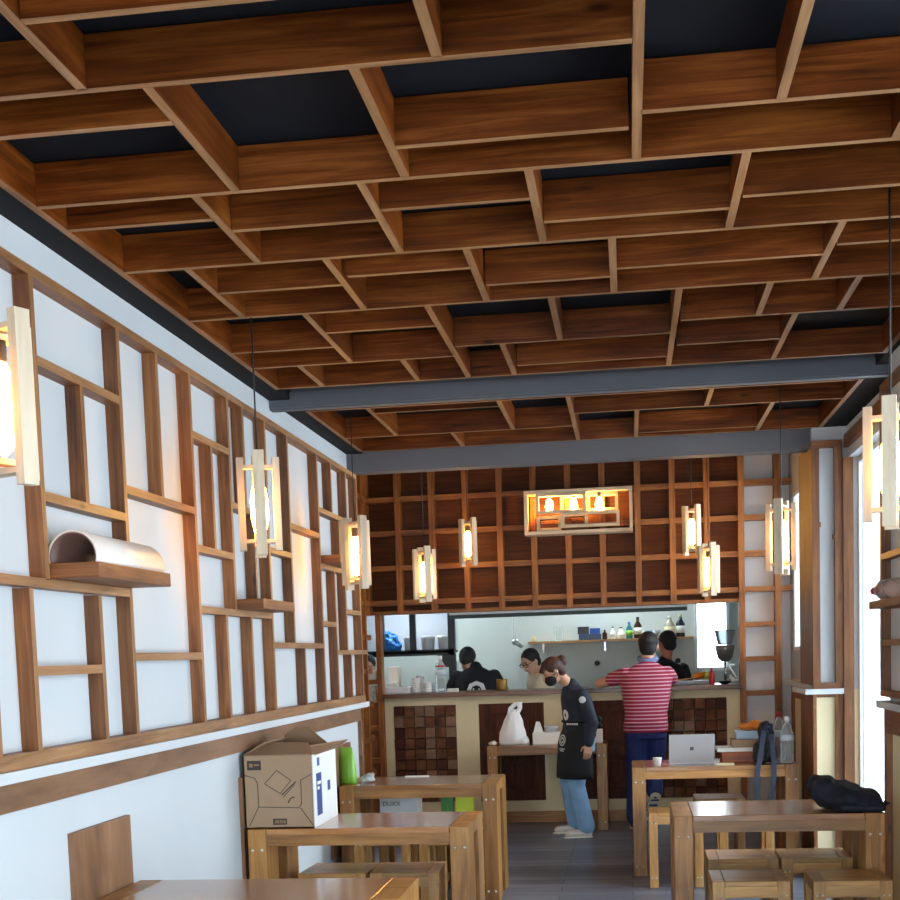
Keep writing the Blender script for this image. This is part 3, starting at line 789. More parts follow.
# beside the box
def crumple(mb_pts, size, seed, amp, voxel_size=.01, smooth=2):
    """soft lumpy solid: a union of ellipsoids, roughened"""
    m = MB()
    for c, r in mb_pts: m.ell(c, r)
    me = voxel(m, voxel_size, smooth)
    rnd = random.Random(seed)
    from mathutils import noise
    off = Vector((rnd.random()*10, rnd.random()*10, rnd.random()*10))
    for v in me.vertices:
        n = v.normal if v.normal.length > 0 else Vector((0, 0, 1))
        v.co += n*(amp*(noise.noise(v.co*size+off)+.6*noise.noise(v.co*size*2.3+off)))
    return me
def pleated(cx, cy, z0, prof, pleat, lean=0., n=48, seed=1):
    """soft film bag: rings of (z, rx, ry) with vertical pleats that sharpen towards the gathered top"""
    from mathutils import noise
    m = MB(); rings = []
    for i, (z, rx, ry) in enumerate(prof):
        t = i/(len(prof)-1); ring = []
        for k in range(n):
            a = 2*PI*k/n
            w = 1+pleat*(.25+t)*(math.sin(a*9+seed)*.5+.5*math.sin(a*5+2.1*seed+z*9))+.10*noise.noise(Vector((math.cos(a)*1.5, math.sin(a)*1.5, z*14+seed)))
            ring.append(m.bm.verts.new((cx+lean*t+rx*w*math.cos(a), cy+ry*w*math.sin(a), z0+z)))
        rings.append(ring)
    m.skin_rings(rings); m.smooth = True
    return m
gm = pleated(-1.80, 8.5, .751, [(0, .050, .035), (.012, .056, .042), (.06, .056, .042), (.12, .052, .036), (.17, .047, .026), (.20, .043, .012), (.205, .042, .006), (.235, .041, .005)], .03, -.012, seed=2)
me = gm.mesh('pack', [])
for p in me.polygons: p.use_smooth = True
o = mesh_obj('snack_bag', me, GREEN, off=(-1.8, 8.55, .75)); o.location = (-1.8, 8.55, .75); tag(o, 'bright green plastic pack standing behind the cardboard box', 'bag')
me = crumple([((-1.69, 8.55, .775), (.05, .06, .025)), ((-1.67, 8.53, .80), (.03, .03, .02))], 25, 5, .012, .007, 1)
for v in me.vertices: v.co.z = max(v.co.z, .751)
o = mesh_obj('plastic_wrap', me, clear('crumpled clear film', alpha=.35, rough=.15), off=(-1.69, 8.55, .75)); o.location = (-1.69, 8.55, .75); tag(o, 'crumpled clear plastic wrap beside the green pack', 'plastic wrap')
box_thing('paper_strip', (-1.50, 8.9, .75), (-1.34, 8.93, .757), PAPER, 'thin white paper strip lying on the table behind the box', 'paper', bev=0)
# lettered white box and packs on the stools behind
o = box_thing('white_box', (-1.655, 8.77, .49), (-1.40, 8.97, .66), plain('pale box card', (236, 242, 244), .6), 'white box with green letters on a stool under the table', 'box')
def letters(txt, size, loc, rot, mat, parent, name='lettering', depth=.0006):
    cu = bpy.data.curves.new('t', 'FONT'); cu.body = txt; cu.size = size; cu.extrude = depth; cu.align_x = 'CENTER'
    t = bpy.data.objects.new('t', cu); COL.objects.link(t)
    bpy.context.view_layer.update()
    me = bpy.data.meshes.new_from_object(t.evaluated_get(bpy.context.evaluated_depsgraph_get()))
    bpy.data.objects.remove(t)
    off = Vector((0, 0, 0)); p = parent
    while p is not None: off += p.location; p = p.parent
    me.transform(Matrix.Translation(Vector(loc)-off) @ Euler(rot).to_matrix().to_4x4())
    return mesh_obj(name, me, mat, parent)
letters('DUXX', .042, (-1.575, 8.768, .572), (PI/2, 0, 0), plain('green print', (46, 84, 60), .6), o)
box_thing('snack_pack', (-1.245, 8.78, .49), (-1.165, 8.84, .66), plain('green pack', (60, 130, 60), .4), 'dark green pack on the stool by the lettered white box', 'pack')
box_thing('snack_pack', (-1.15, 8.78, .49), (-1.03, 8.84, .655), LIME, 'lime yellow pack on the stool next to the dark green pack', 'pack')

# on the table before the bar
bagm = pleated(-1.035, 11.93, .751, [(0, .105, .075), (.01, .118, .085), (.06, .122, .09), (.11, .112, .08), (.16, .098, .07), (.21, .082, .055), (.255, .064, .042), (.29, .045, .03), (.31, .032, .02)], .07, .02)
bagm2 = pleated(-.935, 11.92, .751, [(0, .055, .06), (.01, .062, .07), (.04, .06, .07), (.07, .045, .05), (.085, .02, .02)], .08, -.02, seed=3)
tmp = bagm2.mesh('lump', []); bagm.bm.from_mesh(tmp); bpy.data.meshes.remove(tmp)
me = bagm.mesh('bag', [])
for p in me.polygons: p.use_smooth = True
for v in me.vertices: v.co.x = min(v.co.x, -.872)
BAGM = plain('thin white bag film', (244, 246, 248), .35); BAGM.node_tree.nodes['Principled BSDF'].inputs['Subsurface Weight'].default_value = .2
o = mesh_obj('plastic_bag', me, BAGM, off=(-1.02, 11.95, .75)); o.location = (-1.02, 11.95, .75); tag(o, 'white plastic carrier bag with tied handles on the table before the bar', 'bag')
for dx, dy in ((0, -.02), (.012, .02)):
    m = MB(); pts = [(-1.055+dx, 11.93+dy, 1.02), (-1.045+dx, 11.93+dy, 1.07), (-1.005+dx, 11.93+dy, 1.105), (-.965+dx, 11.93+dy, 1.11), (-.965+dx, 11.93+dy, 1.07), (-.995+dx, 11.93+dy, 1.02)]
    for p, q in zip(pts, pts[1:]): m.cap(p, q, .018, .018, 10, ((0, 1, 0), .35))
    mesh_obj('handle', voxel(m, .006, 2), BAGM, o, off=o.location)
box_thing('takeout_box', (-.85, 11.88, .75), (-.62, 12.08, .85), PAPER, 'white takeout box beside the plastic bag', 'box')
m = MB(); m.prism([(-.845, .851), (-.76, .851), (-.79, .94), (-.82, .945)], 11.94, 12.0); thing_mesh('paper_tent', m, PAPER, (-.8, 11.97, .851), 'folded white paper leaning on top of the takeout box', 'paper')
lathe_thing('clear_tub', [(.05, 0), (.06, .035), (.064, .04), (.062, .05), (.02, .055)], clear('frosted tub', alpha=.45, rough=.2), -.69, 11.98, .851, 'clear round tub with lid on top of the takeout box', 'tub')
me = crumple([((-1.2, 11.86, .77), (.035, .03, .018))], 30, 2, .01, .006, 1)
for v in me.vertices: v.co.z = max(v.co.z, .751)
o = mesh_obj('paper_napkin', me, PAPER, off=(-1.2, 11.86, .75)); o.location = (-1.2, 11.86, .75); tag(o, 'crumpled white napkin at the corner of the table before the bar', 'napkin')
box_thing('paper_cup', (-.325, 11.85, .75), (-.235, 11.94, .87), PAPER, 'white square paper cup behind the woman on the table before the bar', 'cup', bev=.01)

# laptop, cup and things on the laptop table
lp = empty('laptop', (.42, 9.45, .75), 'open silver grey laptop, lid towards the viewer', 'laptop', rz=.03)
LAP = plain('silver grey laptop shell', (196, 196, 198), .35, metal=.35)
m = MB(); m.box((-.155, -.005, 0), (.155, .215, .016), bev=.004); m.build('base', LAP, lp)
m = MB(); m.box((-.145, .03, .0162), (.145, .125, .0175)); m.build('keyboard', BLACK, lp)
m = MB(); m.box((-.155, -.006, 0), (.155, 0, .205), bev=.002); lid = m.build('lid', LAP, lp); lid.location = (0, -.006, .012); lid.rotation_euler = (.26, 0, 0)
m = MB(); m.box((-.145, .0004, .012), (.145, .0012, .195)); m.build('screen', BLACK, lid)
m = MB()
for i in (0, 1):
    for j in (0, 1): m.box((-.0125+i*.013, -.0068, .09+j*.013), (-.0005+i*.013, -.006, .102+j*.013))
m.build('emblem', plain('grey emblem', (120, 120, 122), .3, metal=.6), lid)
lathe_thing('paper_cup', [(.024, 0), (.03, .05), (.032, .052), (.031, .056), (.002, .057)], PAPER, .185, 9.38, .75, 'small white lidded cup beside the laptop', 'cup')
box_thing('phone', (.225, 9.36, .75), (.262, 9.44, .759), plain('pink phone case', (190, 120, 120), .4), 'small pink phone lying between cup and laptop', 'phone')
box_thing('wooden_box', (.63, 9.50, .75), (.86, 9.74, .825), wood('orange box wood', (120, 50, 14), (176, 84, 30), (200, 110, 50), rough=.4), 'orange brown wooden box behind the laptop', 'box')
box_thing('paper_stack', (.60, 9.48, .826), (.86, 9.74, .852), PAPER, 'stack of white papers on the orange brown box', 'papers', bev=0)
box_thing('cardboard_carton', (.70, 9.52, .853), (.90, 9.72, .905), CARD, 'flat brown carton lying on the white papers', 'box')
box_thing('plastic_case', (.73, 9.54, .906), (.93, 9.70, .965), plain('pale blue case', (170, 192, 214), .4), 'pale blue plastic case on top of the flat carton', 'case', bev=.012)
me = crumple([((.80, 9.6, .99), (.05, .05, .025)), ((.87, 9.62, 1.0), (.045, .04, .035))], 22, 6, .014, .007, 1)
for v in me.vertices: v.co.z = max(v.co.z, .967)
o = mesh_obj('snack_bag', me, ORANGE, off=(.83, 9.6, .966)); o.location = (.83, 9.6, .966); tag(o, 'orange snack packet on top of the pale blue case', 'bag')
box_thing('notepad', (.585, 9.30, .75), (.70, 9.36, .762), plain('cream pad', (222, 204, 160), .6), 'cream notepad lying before the orange brown box', 'notepad', bev=0)
# black shoulder bag with strap over the table edge
BAG = plain('black bag cloth', (22, 26, 36), .55, bump=.3, bscale=90)
bg = empty('shoulder_bag', (.90, 9.40, .75), 'black shoulder bag standing on the laptop table, strap hanging over its edge', 'bag')
me = crumple([((.905, 9.40, .84), (.07, .06, .09)), ((.92, 9.40, .95), (.055, .045, .09)), ((.88, 9.38, .80), (.06, .05, .05)), ((.945, 9.4, .82), (.05, .05, .07))], 14, 4, .012, .008, 3)
for v in me.vertices: v.co.z = max(v.co.z, .751)
mesh_obj('bag_body', me, BAG, bg, off=(.90, 9.40, .75))
NAVY = plain('navy strap', (30, 40, 62), .5)
for pts in ([(.93, 9.37, 1.02), (.90, 9.30, .98), (.865, 9.235, .80), (.845, 9.232, .70), (.84, 9.232, .50)], [(.94, 9.37, 1.02), (.945, 9.29, .95), (.955, 9.235, .78), (.955, 9.232, .66), (.93, 9.232, .49)]):
    m = MB()
    for a, b in zip(pts, pts[1:]): m.bar(a, b, .034, .005, up=(0, -1, .01))
    part('strap', m, NAVY, bg)
m = MB(); m.tube([(.935+.016*math.cos(2*PI*k/12), 9.345, .985+.016*math.sin(2*PI*k/12)) for k in range(13)], .004, 6); part('buckle', m, CHROME, bg)
def water_bottle(name, x, y, z, s, label, capm, group=None):
    r = empty(name, (x, y, z), label, 'bottle', group)
    m = MB(); m.lathe([(.040*s, 0), (.045*s, .008*s), (.045*s, .06*s), (.042*s, .07*s), (.045*s, .08*s), (.045*s, .13*s), (.042*s, .14*s), (.045*s, .15*s), (.044*s, .19*s), (.03*s, .235*s), (.015*s, .26*s), (.014*s, .275*s)], n=20); m.smooth = True; m.build('bottle_body', CLEAR, r)
    m = MB(); m.lathe([(.017*s, .27*s), (.017*s, .30*s), (.014*s, .303*s)], n=14); m.build('cap', capm, r)
    m = MB(); m.lathe([(.0458*s, .145*s), (.0458*s, .185*s)], n=20); m.build('paper_band', plain('pale bottle label', (206, 216, 224), .5), r)
    return r
water_bottle('water_bottle', 1.055, 9.36, .75, 1.05, 'clear plastic water bottle at the end of the laptop table', WHITE)
water_bottle('water_bottle', 1.03, 9.62, .75, 1.12, 'clear bottle with red cap half hidden behind the other water bottle', RED)

# navy jacket on the near table
JACK = plain('navy jacket cloth', (20, 24, 40), .8, noise=.3, nscale=10, bump=.25, bscale=40)
me = crumple([((.94, 6.75, .83), (.07, .14, .085)), ((1.01, 6.72, .81), (.11, .18, .075)), ((1.10, 6.68, .79), (.09, .17, .06)), ((1.155, 6.64, .775), (.06, .12, .035)), ((.91, 6.78, .85), (.05, .09, .065))], 9, 11, .022, .01, 4)
for v in me.vertices: v.co.z = max(v.co.z, .751); v.co.x = min(v.co.x, 1.24)
o = mesh_obj('jacket', me, JACK, off=(1.05, 6.8, .75)); o.location = (1.05, 6.8, .75); tag(o, 'crumpled navy jacket lying on the end of a table by the window pier', 'jacket')
m = MB(); m.cap((1.0, 6.54, .772), (1.17, 6.52, .77), .022, .018); sl = voxel(m, .008, 3); mesh_obj('sleeve', sl, JACK, o, off=o.location)

# shelf and lying bottle on the window pier
r = empty('wall_shelf', (PF, 6.1, 1.70), 'brown wall shelf on the window pier under the lying clear bottle', 'shelf')
m = MB(); m.box((1.11, 5.75, 1.70), (PF, 6.5, 1.735), grain=1, bev=.003); part('shelf_board', m, W_WALL, r)
r = empty('water_bottle', (1.15, 6.1, 1.781), 'clear plastic bottle with red cap lying on the shelf of the window pier', 'bottle')
ax = Vector((-.10, .5, 0)).normalized()
m = MB(); m.lathe([(.038, 0), (.045, .01), (.045, .07), (.041, .085), (.045, .10), (.045, .17), (.03, .22), (.014, .25), (.014, .27)], (1.175, 6.13, 1.781), 20, ax); m.smooth = True; part('bottle_body', m, clear('clear tinted bottle', tint=(244, 230, 224), alpha=.1), r)
m = MB(); m.lathe([(.017, .265), (.017, .295)], (1.175, 6.13, 1.781), 14, ax); part('cap', m, RED, r)

# ------------------------------------------------------------------ on the bar counter
CT = 1.215
lathe_thing('tin_jar', [(.05, 0), (.052, .004), (.052, .10), (.05, .104), (.048, .1)], plain('olive gold tin', (138, 108, 48), .35, metal=.4), -1.17, 12.55, CT, 'olive gold tin standing on the bar near the leaning cook', 'tin')
r = water_bottle('water_bottle', -1.735, 12.5, CT, 1.12, 'clear bottle with red band standing on the bar counter', WHITE)
m = MB(); m.lathe([(.048, .235), (.048, .25)], n=18); m.build('red_band', RED, r)
box_thing('napkin_holder', (-2.225, 12.5, CT+.06), (-2.13, 12.62, CT+.25), plain('beige napkin holder', (222, 212, 200), .5), 'tall beige napkin holder at the wall end of the bar', 'napkin holder', bev=.006)
box_thing('serving_tray', (-2.24, 12.42, CT), (-2.02, 12.68, CT+.06), WHITE, 'white tray under the beige napkin holder', 'tray', bev=.01)
box_thing('sugar_box', (-2.22, 12.44, CT+.061), (-2.14, 12.495, CT+.10), PAPER, 'small white box on the white tray at the bar end', 'box')
CUPW = plain('white cup', (228, 226, 224), .45)
for i, (x, y, h, lab) in enumerate(((-1.965, 12.48, .14, 'first stack of white cups beside the tray on the bar'), (-1.945, 12.62, .17, 'taller stack of white cups in the middle of the bar end group'), (-1.86, 12.47, .10, 'short stack of white cups at the front of the bar end group'))):
    m = MB(); n = int(h/.02)
    prof = []
    for k in range(n): prof += [(.036, k*.02), (.040, k*.02+.014), (.043, k*.02+.018)]
    prof += [(.03, n*.02)]
    m.lathe(prof, (x, y, CT), 18); o = m.build('cup_stack', CUPW, base=(x, y, CT)); tag(o, lab, 'cups')
box_thing('card_terminal', (-1.87, 12.60, CT), (-1.80, 12.7, CT+.075), plain('pale blue grey terminal', (196, 206, 216), .4), 'pale grey box beside the cup stacks on the bar', 'box', bev=.01)
box_thing('paper_box', (-1.68, 12.5, CT), (-1.58, 12.6, CT+.03), PAPER, 'flat white box beside the clear bottle on the bar', 'box')
m = MB(); m.box((.40, 12.5, CT), (.76, 12.72, CT+.035), bev=.012); thing_mesh('serving_tray', m, plain('grey blue tray', (140, 152, 166), .4), (.58, 12.6, CT), 'grey blue tray of food at the window end of the bar', 'tray')
pn = empty('frying_pan', (.62, 12.6, CT+.036), 'orange pan with wooden handle tilted on the grey blue tray', 'pan')
m = MB(); m.lathe([(.04, 0), (.062, .028), (.066, .03), (.06, .026), (.02, .006)], (.64, 12.6, CT+.058), 20, (-.25, -.3, 1)); part('pan', m, ORANGE, pn)
m = MB(); m.bar((.59, 12.58, CT+.06), (.42, 12.54, CT+.042), .018, .01); part('handle', m, W_STOOL, pn)
me = crumple([((.70, 12.68, CT+.08), (.05, .035, .04))], 25, 9, .012, .007, 1)
for v in me.vertices: v.co.z = max(v.co.z, CT+.037)
o = mesh_obj('salad_pack', me, plain('leafy yellow green', (178, 186, 70), .5), off=(.7, 12.68, CT+.036)); o.location = (.7, 12.68, CT+.036); tag(o, 'yellow green leafy pack at the back of the tray', 'pack')
r = empty('sauce_bottle', (.745, 12.42, CT), 'red sauce bottle standing on the bar before the tray', 'bottle')
m = MB(); m.lathe([(.024, 0), (.026, .005), (.026, .09), (.02, .105), (.012, .115)], n=16); m.build('bottle_body', RED, r)
m = MB(); m.lathe([(.012, .115), (.006, .15), (.003, .155)], n=12); m.build('nozzle', RED, r)
lathe_thing('bowl', [(.03, 0), (.05, .022), (.056, .03), (.05, .028), (.02, .01)], BLACK, .86, 12.45, CT, 'small black bowl on the bar beside the red sauce bottle', 'bowl')
me = crumple([((.95, 12.46, CT+.03), (.045, .04, .03)), ((.92, 12.5, CT+.05), (.025, .03, .03))], 30, 12, .014, .006, 1)
for v in me.vertices: v.co.z = max(v.co.z, CT+.001)
o = mesh_obj('plastic_wrap', me, plain('shiny blue white film', (206, 220, 230), .2), off=(.94, 12.47, CT)); o.location = (.94, 12.47, CT); tag(o, 'crumpled shiny film at the window end of the bar', 'plastic wrap')
dp = empty('drink_dispenser', (.885, 12.72, CT), 'tall metal dispenser with two hoppers on a thin stand at the bar end', 'dispenser')
m = MB(); m.lathe([(.012, 0), (.012, .20)], (.885, 12.72, CT), 12); m.lathe([(.06, 0), (.06, .012), (.02, .02)], (.885, 12.72, CT), 18); m.bar((.80, 12.72, CT+.17), (.97, 12.72, CT+.17), .014, .014); m.bar((.9, 12.72, CT+.19), (1.0, 12.7, CT+.03), .012, .012); part('stand', m, CHROME, dp)
m = MB(); m.lathe([(.03, .20), (.065, .23), (.085, .31), (.088, .345), (.08, .35)], (.885, 12.72, CT), 20); part('body', m, plain('dull grey metal', (130, 132, 134), .35, metal=.7), dp)
m = MB(); m.lathe([(.06, .355), (.07, .38), (.092, .48), (.094, .49), (.086, .488)], (.885, 12.72, CT), 20); part('hopper', m, clear('smoky hopper', tint=(190, 200, 205), alpha=.4, rough=.1), dp)

# things on the alcove lattice by the bar end
box_thing('tableware_stack', (-2.43, 12.33, 1.352), (-2.31, 12.42, 1.44), WHITE, 'white tableware stacked on the lattice shelf at the alcove corner', 'tableware', bev=.01)
box_thing('sauce_pack', (-2.42, 12.32, 1.14), (-2.32, 12.4, 1.30), plain('patterned white pack', (206, 204, 196), .5, noise=.5, nscale=40), 'speckled white pack hanging at the lattice below the tableware', 'pack', bev=.006)

# ------------------------------------------------------------------ kitchen
kt = empty('kitchen_counter', (-.7, 13.75, 0), 'steel worktop running along the back of the kitchen', 'counter')
m = MB(); m.box((-3.2, 14.0, .86), (1.4, 14.58, .9), bev=.004); part('worktop', m, CHROME, kt)
m = MB(); m.box((-3.2, 14.04, 0), (1.4, 14.58, .86)); part('cabinet', m, WHITE, kt)
# black framed glazed cabinet at the left
kc = empty('display_cabinet', (-2.1, 13.6, 1.6), 'black framed lit display cabinet hanging above the kitchen pass', 'cabinet')
KB = plain('black frame', (40, 44, 50), .45)
m = MB()
for x in (-2.92, -2.13, -1.74): m.box((x-.03, 13.40, 1.60), (x+.03, 13.46, 2.1)) if x != -1.74 else m.box((x-.035, 13.40, 1.2), (x+.035, 13.47, 2.1))
for z in (1.60, 2.08): m.box((-2.92, 13.40, z-.04), (-1.72, 13.47, z+.02))
m.box((-2.92, 13.40, 1.585), (-1.74, 13.9, 1.605)); m.box((-2.92, 13.40, 2.09), (-1.74, 13.9, 2.1)); m.box((-2.45, 13.40, 1.6), (-2.42, 13.46, 2.1))
part('frame', m, KB, kc)
m = MB(); m.box((-2.92, 13.88, 1.605), (-1.74, 13.9, 2.09)); part('back', m, PLASTER, kc)
m = MB(); m.box((-2.6, 13.48, 2.05), (-1.8, 13.54, 2.075)); part('fill_strip', m, glow('cabinet fill light', (225, 240, 255), 22.), kc)  # unseen glowing strip added to brighten the cabinet contents
me = crumple([((-2.40, 13.6, 1.69), (.10, .09, .085)), ((-2.35, 13.6, 1.66), (.075, .08, .05)), ((-2.42, 13.6, 1.77), (.06, .06, .05)), ((-2.36, 13.6, 1.74), (.05, .06, .05))], 18, 7, .026, .01, 1)
for v in me.vertices: v.co.z = max(v.co.z, 1.607)
o = mesh_obj('plastic_bag', me, BLUE, off=(-2.35, 13.6, 1.606)); o.location = (-2.35, 13.6, 1.606); tag(o, 'blue plastic bag inside the black framed cabinet', 'bag')
TUB = plain('white tub', (222, 228, 228), .45)
for x, y, w, lab in ((-2.19, 13.56, .055, 'narrow white tub beside the blue bag in the cabinet'), (-2.0, 13.56, .07, 'wide white tub inside the black framed cabinet'), (-1.845, 13.6, .06, 'white tub nearest the cabinet end post')):
    m = MB(); m.lathe([(w*.85, 0), (w, .12), (w*1.06, .125), (w*1.06, .15), (w*.9, .152)], (x, y, 1.606), 18); tag(m.build('food_tub', TUB, base=(x, y, 1.606)), lab, 'tub')
m = MB(); m.box((-2.05, 14.36, 1.30), (-1.72, 14.60, 1.50), bev=.015); tag(m.build('paper_dispenser', plain('pale grey plastic', (196, 204, 200), .45), base=(-1.88, 14.43, 1.3)), 'pale grey wall box in the kitchen behind the clear bottle', 'dispenser')
m = MB(); m.prism([(-1.90, 1.58), (-1.775, 1.58), (-1.775, 1.44), (-1.82, 1.44)], 13.42, 13.46); part('bracket', m, KB, kc)
box_thing('steam_oven', (-2.05, 14.05, .9), (-1.5, 14.5, 1.20), plain('white enamel', (224, 230, 230), .35), 'white appliance on the kitchen worktop behind the bottle', 'oven', bev=.015)
# cooker hood edge
hd = empty('cooker_hood', (-.5, 13.4, 2.0), 'dark green cooker hood with pale rim along the top of the serving hatch', 'hood')
m = MB(); m.prism([(12.72, 1.895), (13.7, 1.93), (13.6, 2.4), (12.74, 2.4)], -1.66, .55, axis=0); part('hood', m, DGREEN, hd)
m = MB(); m.box((-1.66, 12.66, 1.93), (.55, 12.72, 1.955)); part('rim', m, WHITE, hd)
# hanging hose tap
m = MB(); pts = [(-1.165, 14.0, 2.70), (-1.165, 14.0, 1.74), (-1.17, 13.98, 1.69)]; m.tube(pts, .012, 8)
fa = empty('hose_tap', (-1.165, 14.0, 1.7), 'white hanging hose tap in front of the kitchen wall', 'tap'); part('hose', m, WHITE, fa)
m = MB(); m.ell((-1.15, 13.98, 1.67), (.04, .035, .035)); m.cap((-1.14, 13.97, 1.66), (-1.09, 13.95, 1.63), .02, .025); part('spray_head', m, CHROME, fa)
# shelf of bottles
ks = empty('kitchen_shelf', (-.2, 14.45, 1.64), 'long pale shelf on the kitchen back wall holding bottles', 'shelf')
m = MB(); m.box((-1.05, 14.35, 1.645), (.68, 14.6, 1.67)); part('shelf_board', m, W_STOOL, ks)
m = MB()
for x in (-.9, -.25, .45): m.box((x, 14.4, 1.55), (x+.02, 14.6, 1.645))
part('bracket', m, CHROME, ks)
SZ = 1.671
def sh_bottle(px0, px1, h, mat, capm, label, lab=None, name='bottle'):
    x = ((px0+px1)/2-628)/1350*14.42; r_ = (px1-px0)/2/1350*14.42
    r = empty(name, (x, 14.45, SZ), label, 'bottle', 'bottles on the kitchen shelf')
    m = MB(); m.lathe([(r_*.95, 0), (r_, .01), (r_, h*.6), (r_*.45, h*.78), (r_*.35, h*.9)], n=14); m.build('bottle_body', mat, r)
    m = MB(); m.lathe([(r_*.42, h*.9), (r_*.42, h), (r_*.3, h*1.01)], n=10); m.build('cap', capm, r)
    if lab: m = MB(); m.lathe([(r_*1.03, h*.18), (r_*1.03, h*.5)], n=14); m.build('paper_band', lab, r)
BRN = plain('brown glass', (58, 34, 24), .15); DKB = plain('dark bottle', (30, 30, 40), .2); TEAL = plain('teal bottle', (40, 120, 130), .3)
sh_bottle(603, 608, .10, BRN, BLACK, 'tiny dark jar beside the blue boxes on the kitchen shelf')
sh_bottle(611, 616, .13, WHITE, BLACK, 'thin white bottle next to the tiny dark jar', PAPER)
sh_bottle(618, 625, .12, PAPER, BRN, 'white labelled bottle right of the thin white one', WHITE)
sh_bottle(626, 633, .17, TEAL, BLUE, 'teal bottle with green label on the kitchen shelf', GREEN)
sh_bottle(634, 642, .22, BRN, BLACK, 'tall brown bottle above the man in the striped shirt', PAPER)
sh_bottle(664, 674, .22, clear('pale bottle', tint=(220, 214, 190), alpha=.5), WHITE, 'big pale bottle with cream label at the window end of the shelf', CREAM)
sh_bottle(675, 684, .23, DKB, CREAM, 'dark bottle with pale cap, last on the kitchen shelf', PAPER)
def shx(px): return (px-628)/1350*14.42
box_thing('storage_box', (shx(580), 14.38, SZ), (shx(602), 14.56, SZ+.06), plain('slate blue box', (60, 76, 106), .5), 'slate blue box at the bottom of the small pile on the kitchen shelf', 'box')
box_thing('storage_box', (shx(579), 14.4, SZ+.061), (shx(590), 14.54, SZ+.14), plain('dark grey box', (60, 60, 66), .5), 'dark grey box on top of the slate blue box', 'box')
box_thing('storage_box', (shx(591), 14.4, SZ+.061), (shx(601), 14.54, SZ+.12), plain('bright blue box', (44, 84, 160), .5), 'bright blue box on top of the slate blue box', 'box')
lathe_thing('glass_jar', [(.045, 0), (.05, .01), (.05, .14), (.045, .15)], CLEAR, shx(560), 14.45, SZ, 'clear glass jar alone at the near end of the kitchen shelf', 'jar')
lathe_thing('glass_jar', [(.02, 0), (.02, .05), (.016, .055)], CREAM, shx(535), 14.45, SZ, 'small cream jar at the very end of the kitchen shelf', 'jar')
for px, lab in ((648, 'first pale blue bowl on the kitchen shelf above the dark haired cook'), (656, 'second pale blue bowl, nearer the big pale bottle')):
    lathe_thing('bowl', [(.02, 0), (.035, .04), (.045, .08), (.042, .08), (.01, .02)], plain('pale blue bowl', (176, 190, 206), .35), shx(px), 14.45, SZ, lab, 'bowl')
DK = plain('dark hook', (26, 30, 34), .4)
for x, lab in ((shx(597), 'small black round wall hook under the shelf behind the woman'), (shx(677), 'small black round wall hook near the kitchen window')):
    m = MB(); m.lathe([(.025, 0), (.028, .02), (.012, .03)], (x, 14.6, 1.42), 14, (0, -1, 0)); tag(m.build('wall_hook', DK, base=(x, 14.6, 1.42)), lab, 'hook')
m = MB(); m.box((-.62, 14.1, .9), (-.38, 14.4, 1.17), bev=.01); tag(m.build('steel_pot', CHROME, base=(-.5, 14.25, .9)), 'shiny steel pot on the worktop behind the woman', 'pot')
# unseen ceiling tubes added to light the kitchen
for x, lab in ((-2.2, 'added unseen tube light on the kitchen ceiling above the cabinet'), (-.2, 'added unseen tube light on the kitchen ceiling above the cooks')):
    r = empty('fill_tube', (x, 13.9, 2.7), lab, 'lamp')
    m = MB(); m.box((x-.6, 14.12, 2.66), (x+.6, 14.24, 2.7)); part('fill_tube_housing', m, WHITE, r)
    m = MB(); m.box((x-.58, 14.14, 2.64), (x+.58, 14.22, 2.66)); part('tube', m, glow('kitchen fill tube', (228, 242, 246), 46.), r)
# ------------------------------------------------------------------ people
SKIN = plain('skin', (206, 160, 132), .55); SKIN.node_tree.nodes['Principled BSDF'].inputs['Subsurface Weight'].default_value = .1
HAIRB = plain('black hair', (22, 20, 22), .65, noise=.3, nscale=40, bump=.4, bscale=120)
HAIRR = plain('red brown hair', (78, 46, 38), .6, noise=.4, nscale=40, bump=.4, bscale=120)
DARK = plain('black cloth', (22, 24, 30), .8, bump=.15, bscale=80)
JEANS = plain('light blue denim', (128, 168, 208), .8, noise=.15, nscale=8, bump=.15, bscale=120)
DENIM = plain('dark navy denim', (38, 52, 110), .8, noise=.2, nscale=8, bump=.15, bscale=120)
SHOEW = plain('white shoe', (226, 222, 214), .5)
V = Vector

def hand(m, w, d, n, thumb, s=1.0, curl=.35):
    """palm, four unequal bent fingers and a thumb leaving the side of the palm; d: pointing, n: palm side, thumb: thumb side"""
    d, n, t = V(d).normalized(), V(n).normalized(), V(thumb).normalized()
    t = (t-d*t.dot(d)).normalized(); n = d.cross(t) if d.cross(t).dot(n) > 0 else t.cross(d)
    w = V(w)
    kn = w+d*.085*s
    for o in (-.026, -.009, .009, .026): m.cap(w+t*o*.7*s+d*.015*s, kn+t*o*s, .013*s, .0125*s, 10)
    for o, L in ((.027, .068), (.009, .077), (-.009, .072), (-.026, .056)):
        p = kn+t*o*s; a = curl
        for k, q in enumerate((.45, .32, .25)):
            e = p+(d*math.cos(a)+n*math.sin(a))*(L*q*s)
            m.cap(p, e, (.0092-.0008*k)*s, (.0086-.0008*k)*s, 8); p = e; a += curl*1.1
    p = w+t*.022*s+d*.022*s; e = p+(t*.65+d*.6+n*.35).normalized()*.038*s
    m.cap(p, e, .012*s, .010*s, 8); m.cap(e, e+(t*.2+d*.85+n*.35).normalized()*.03*s, .0098*s, .0085*s, 8)

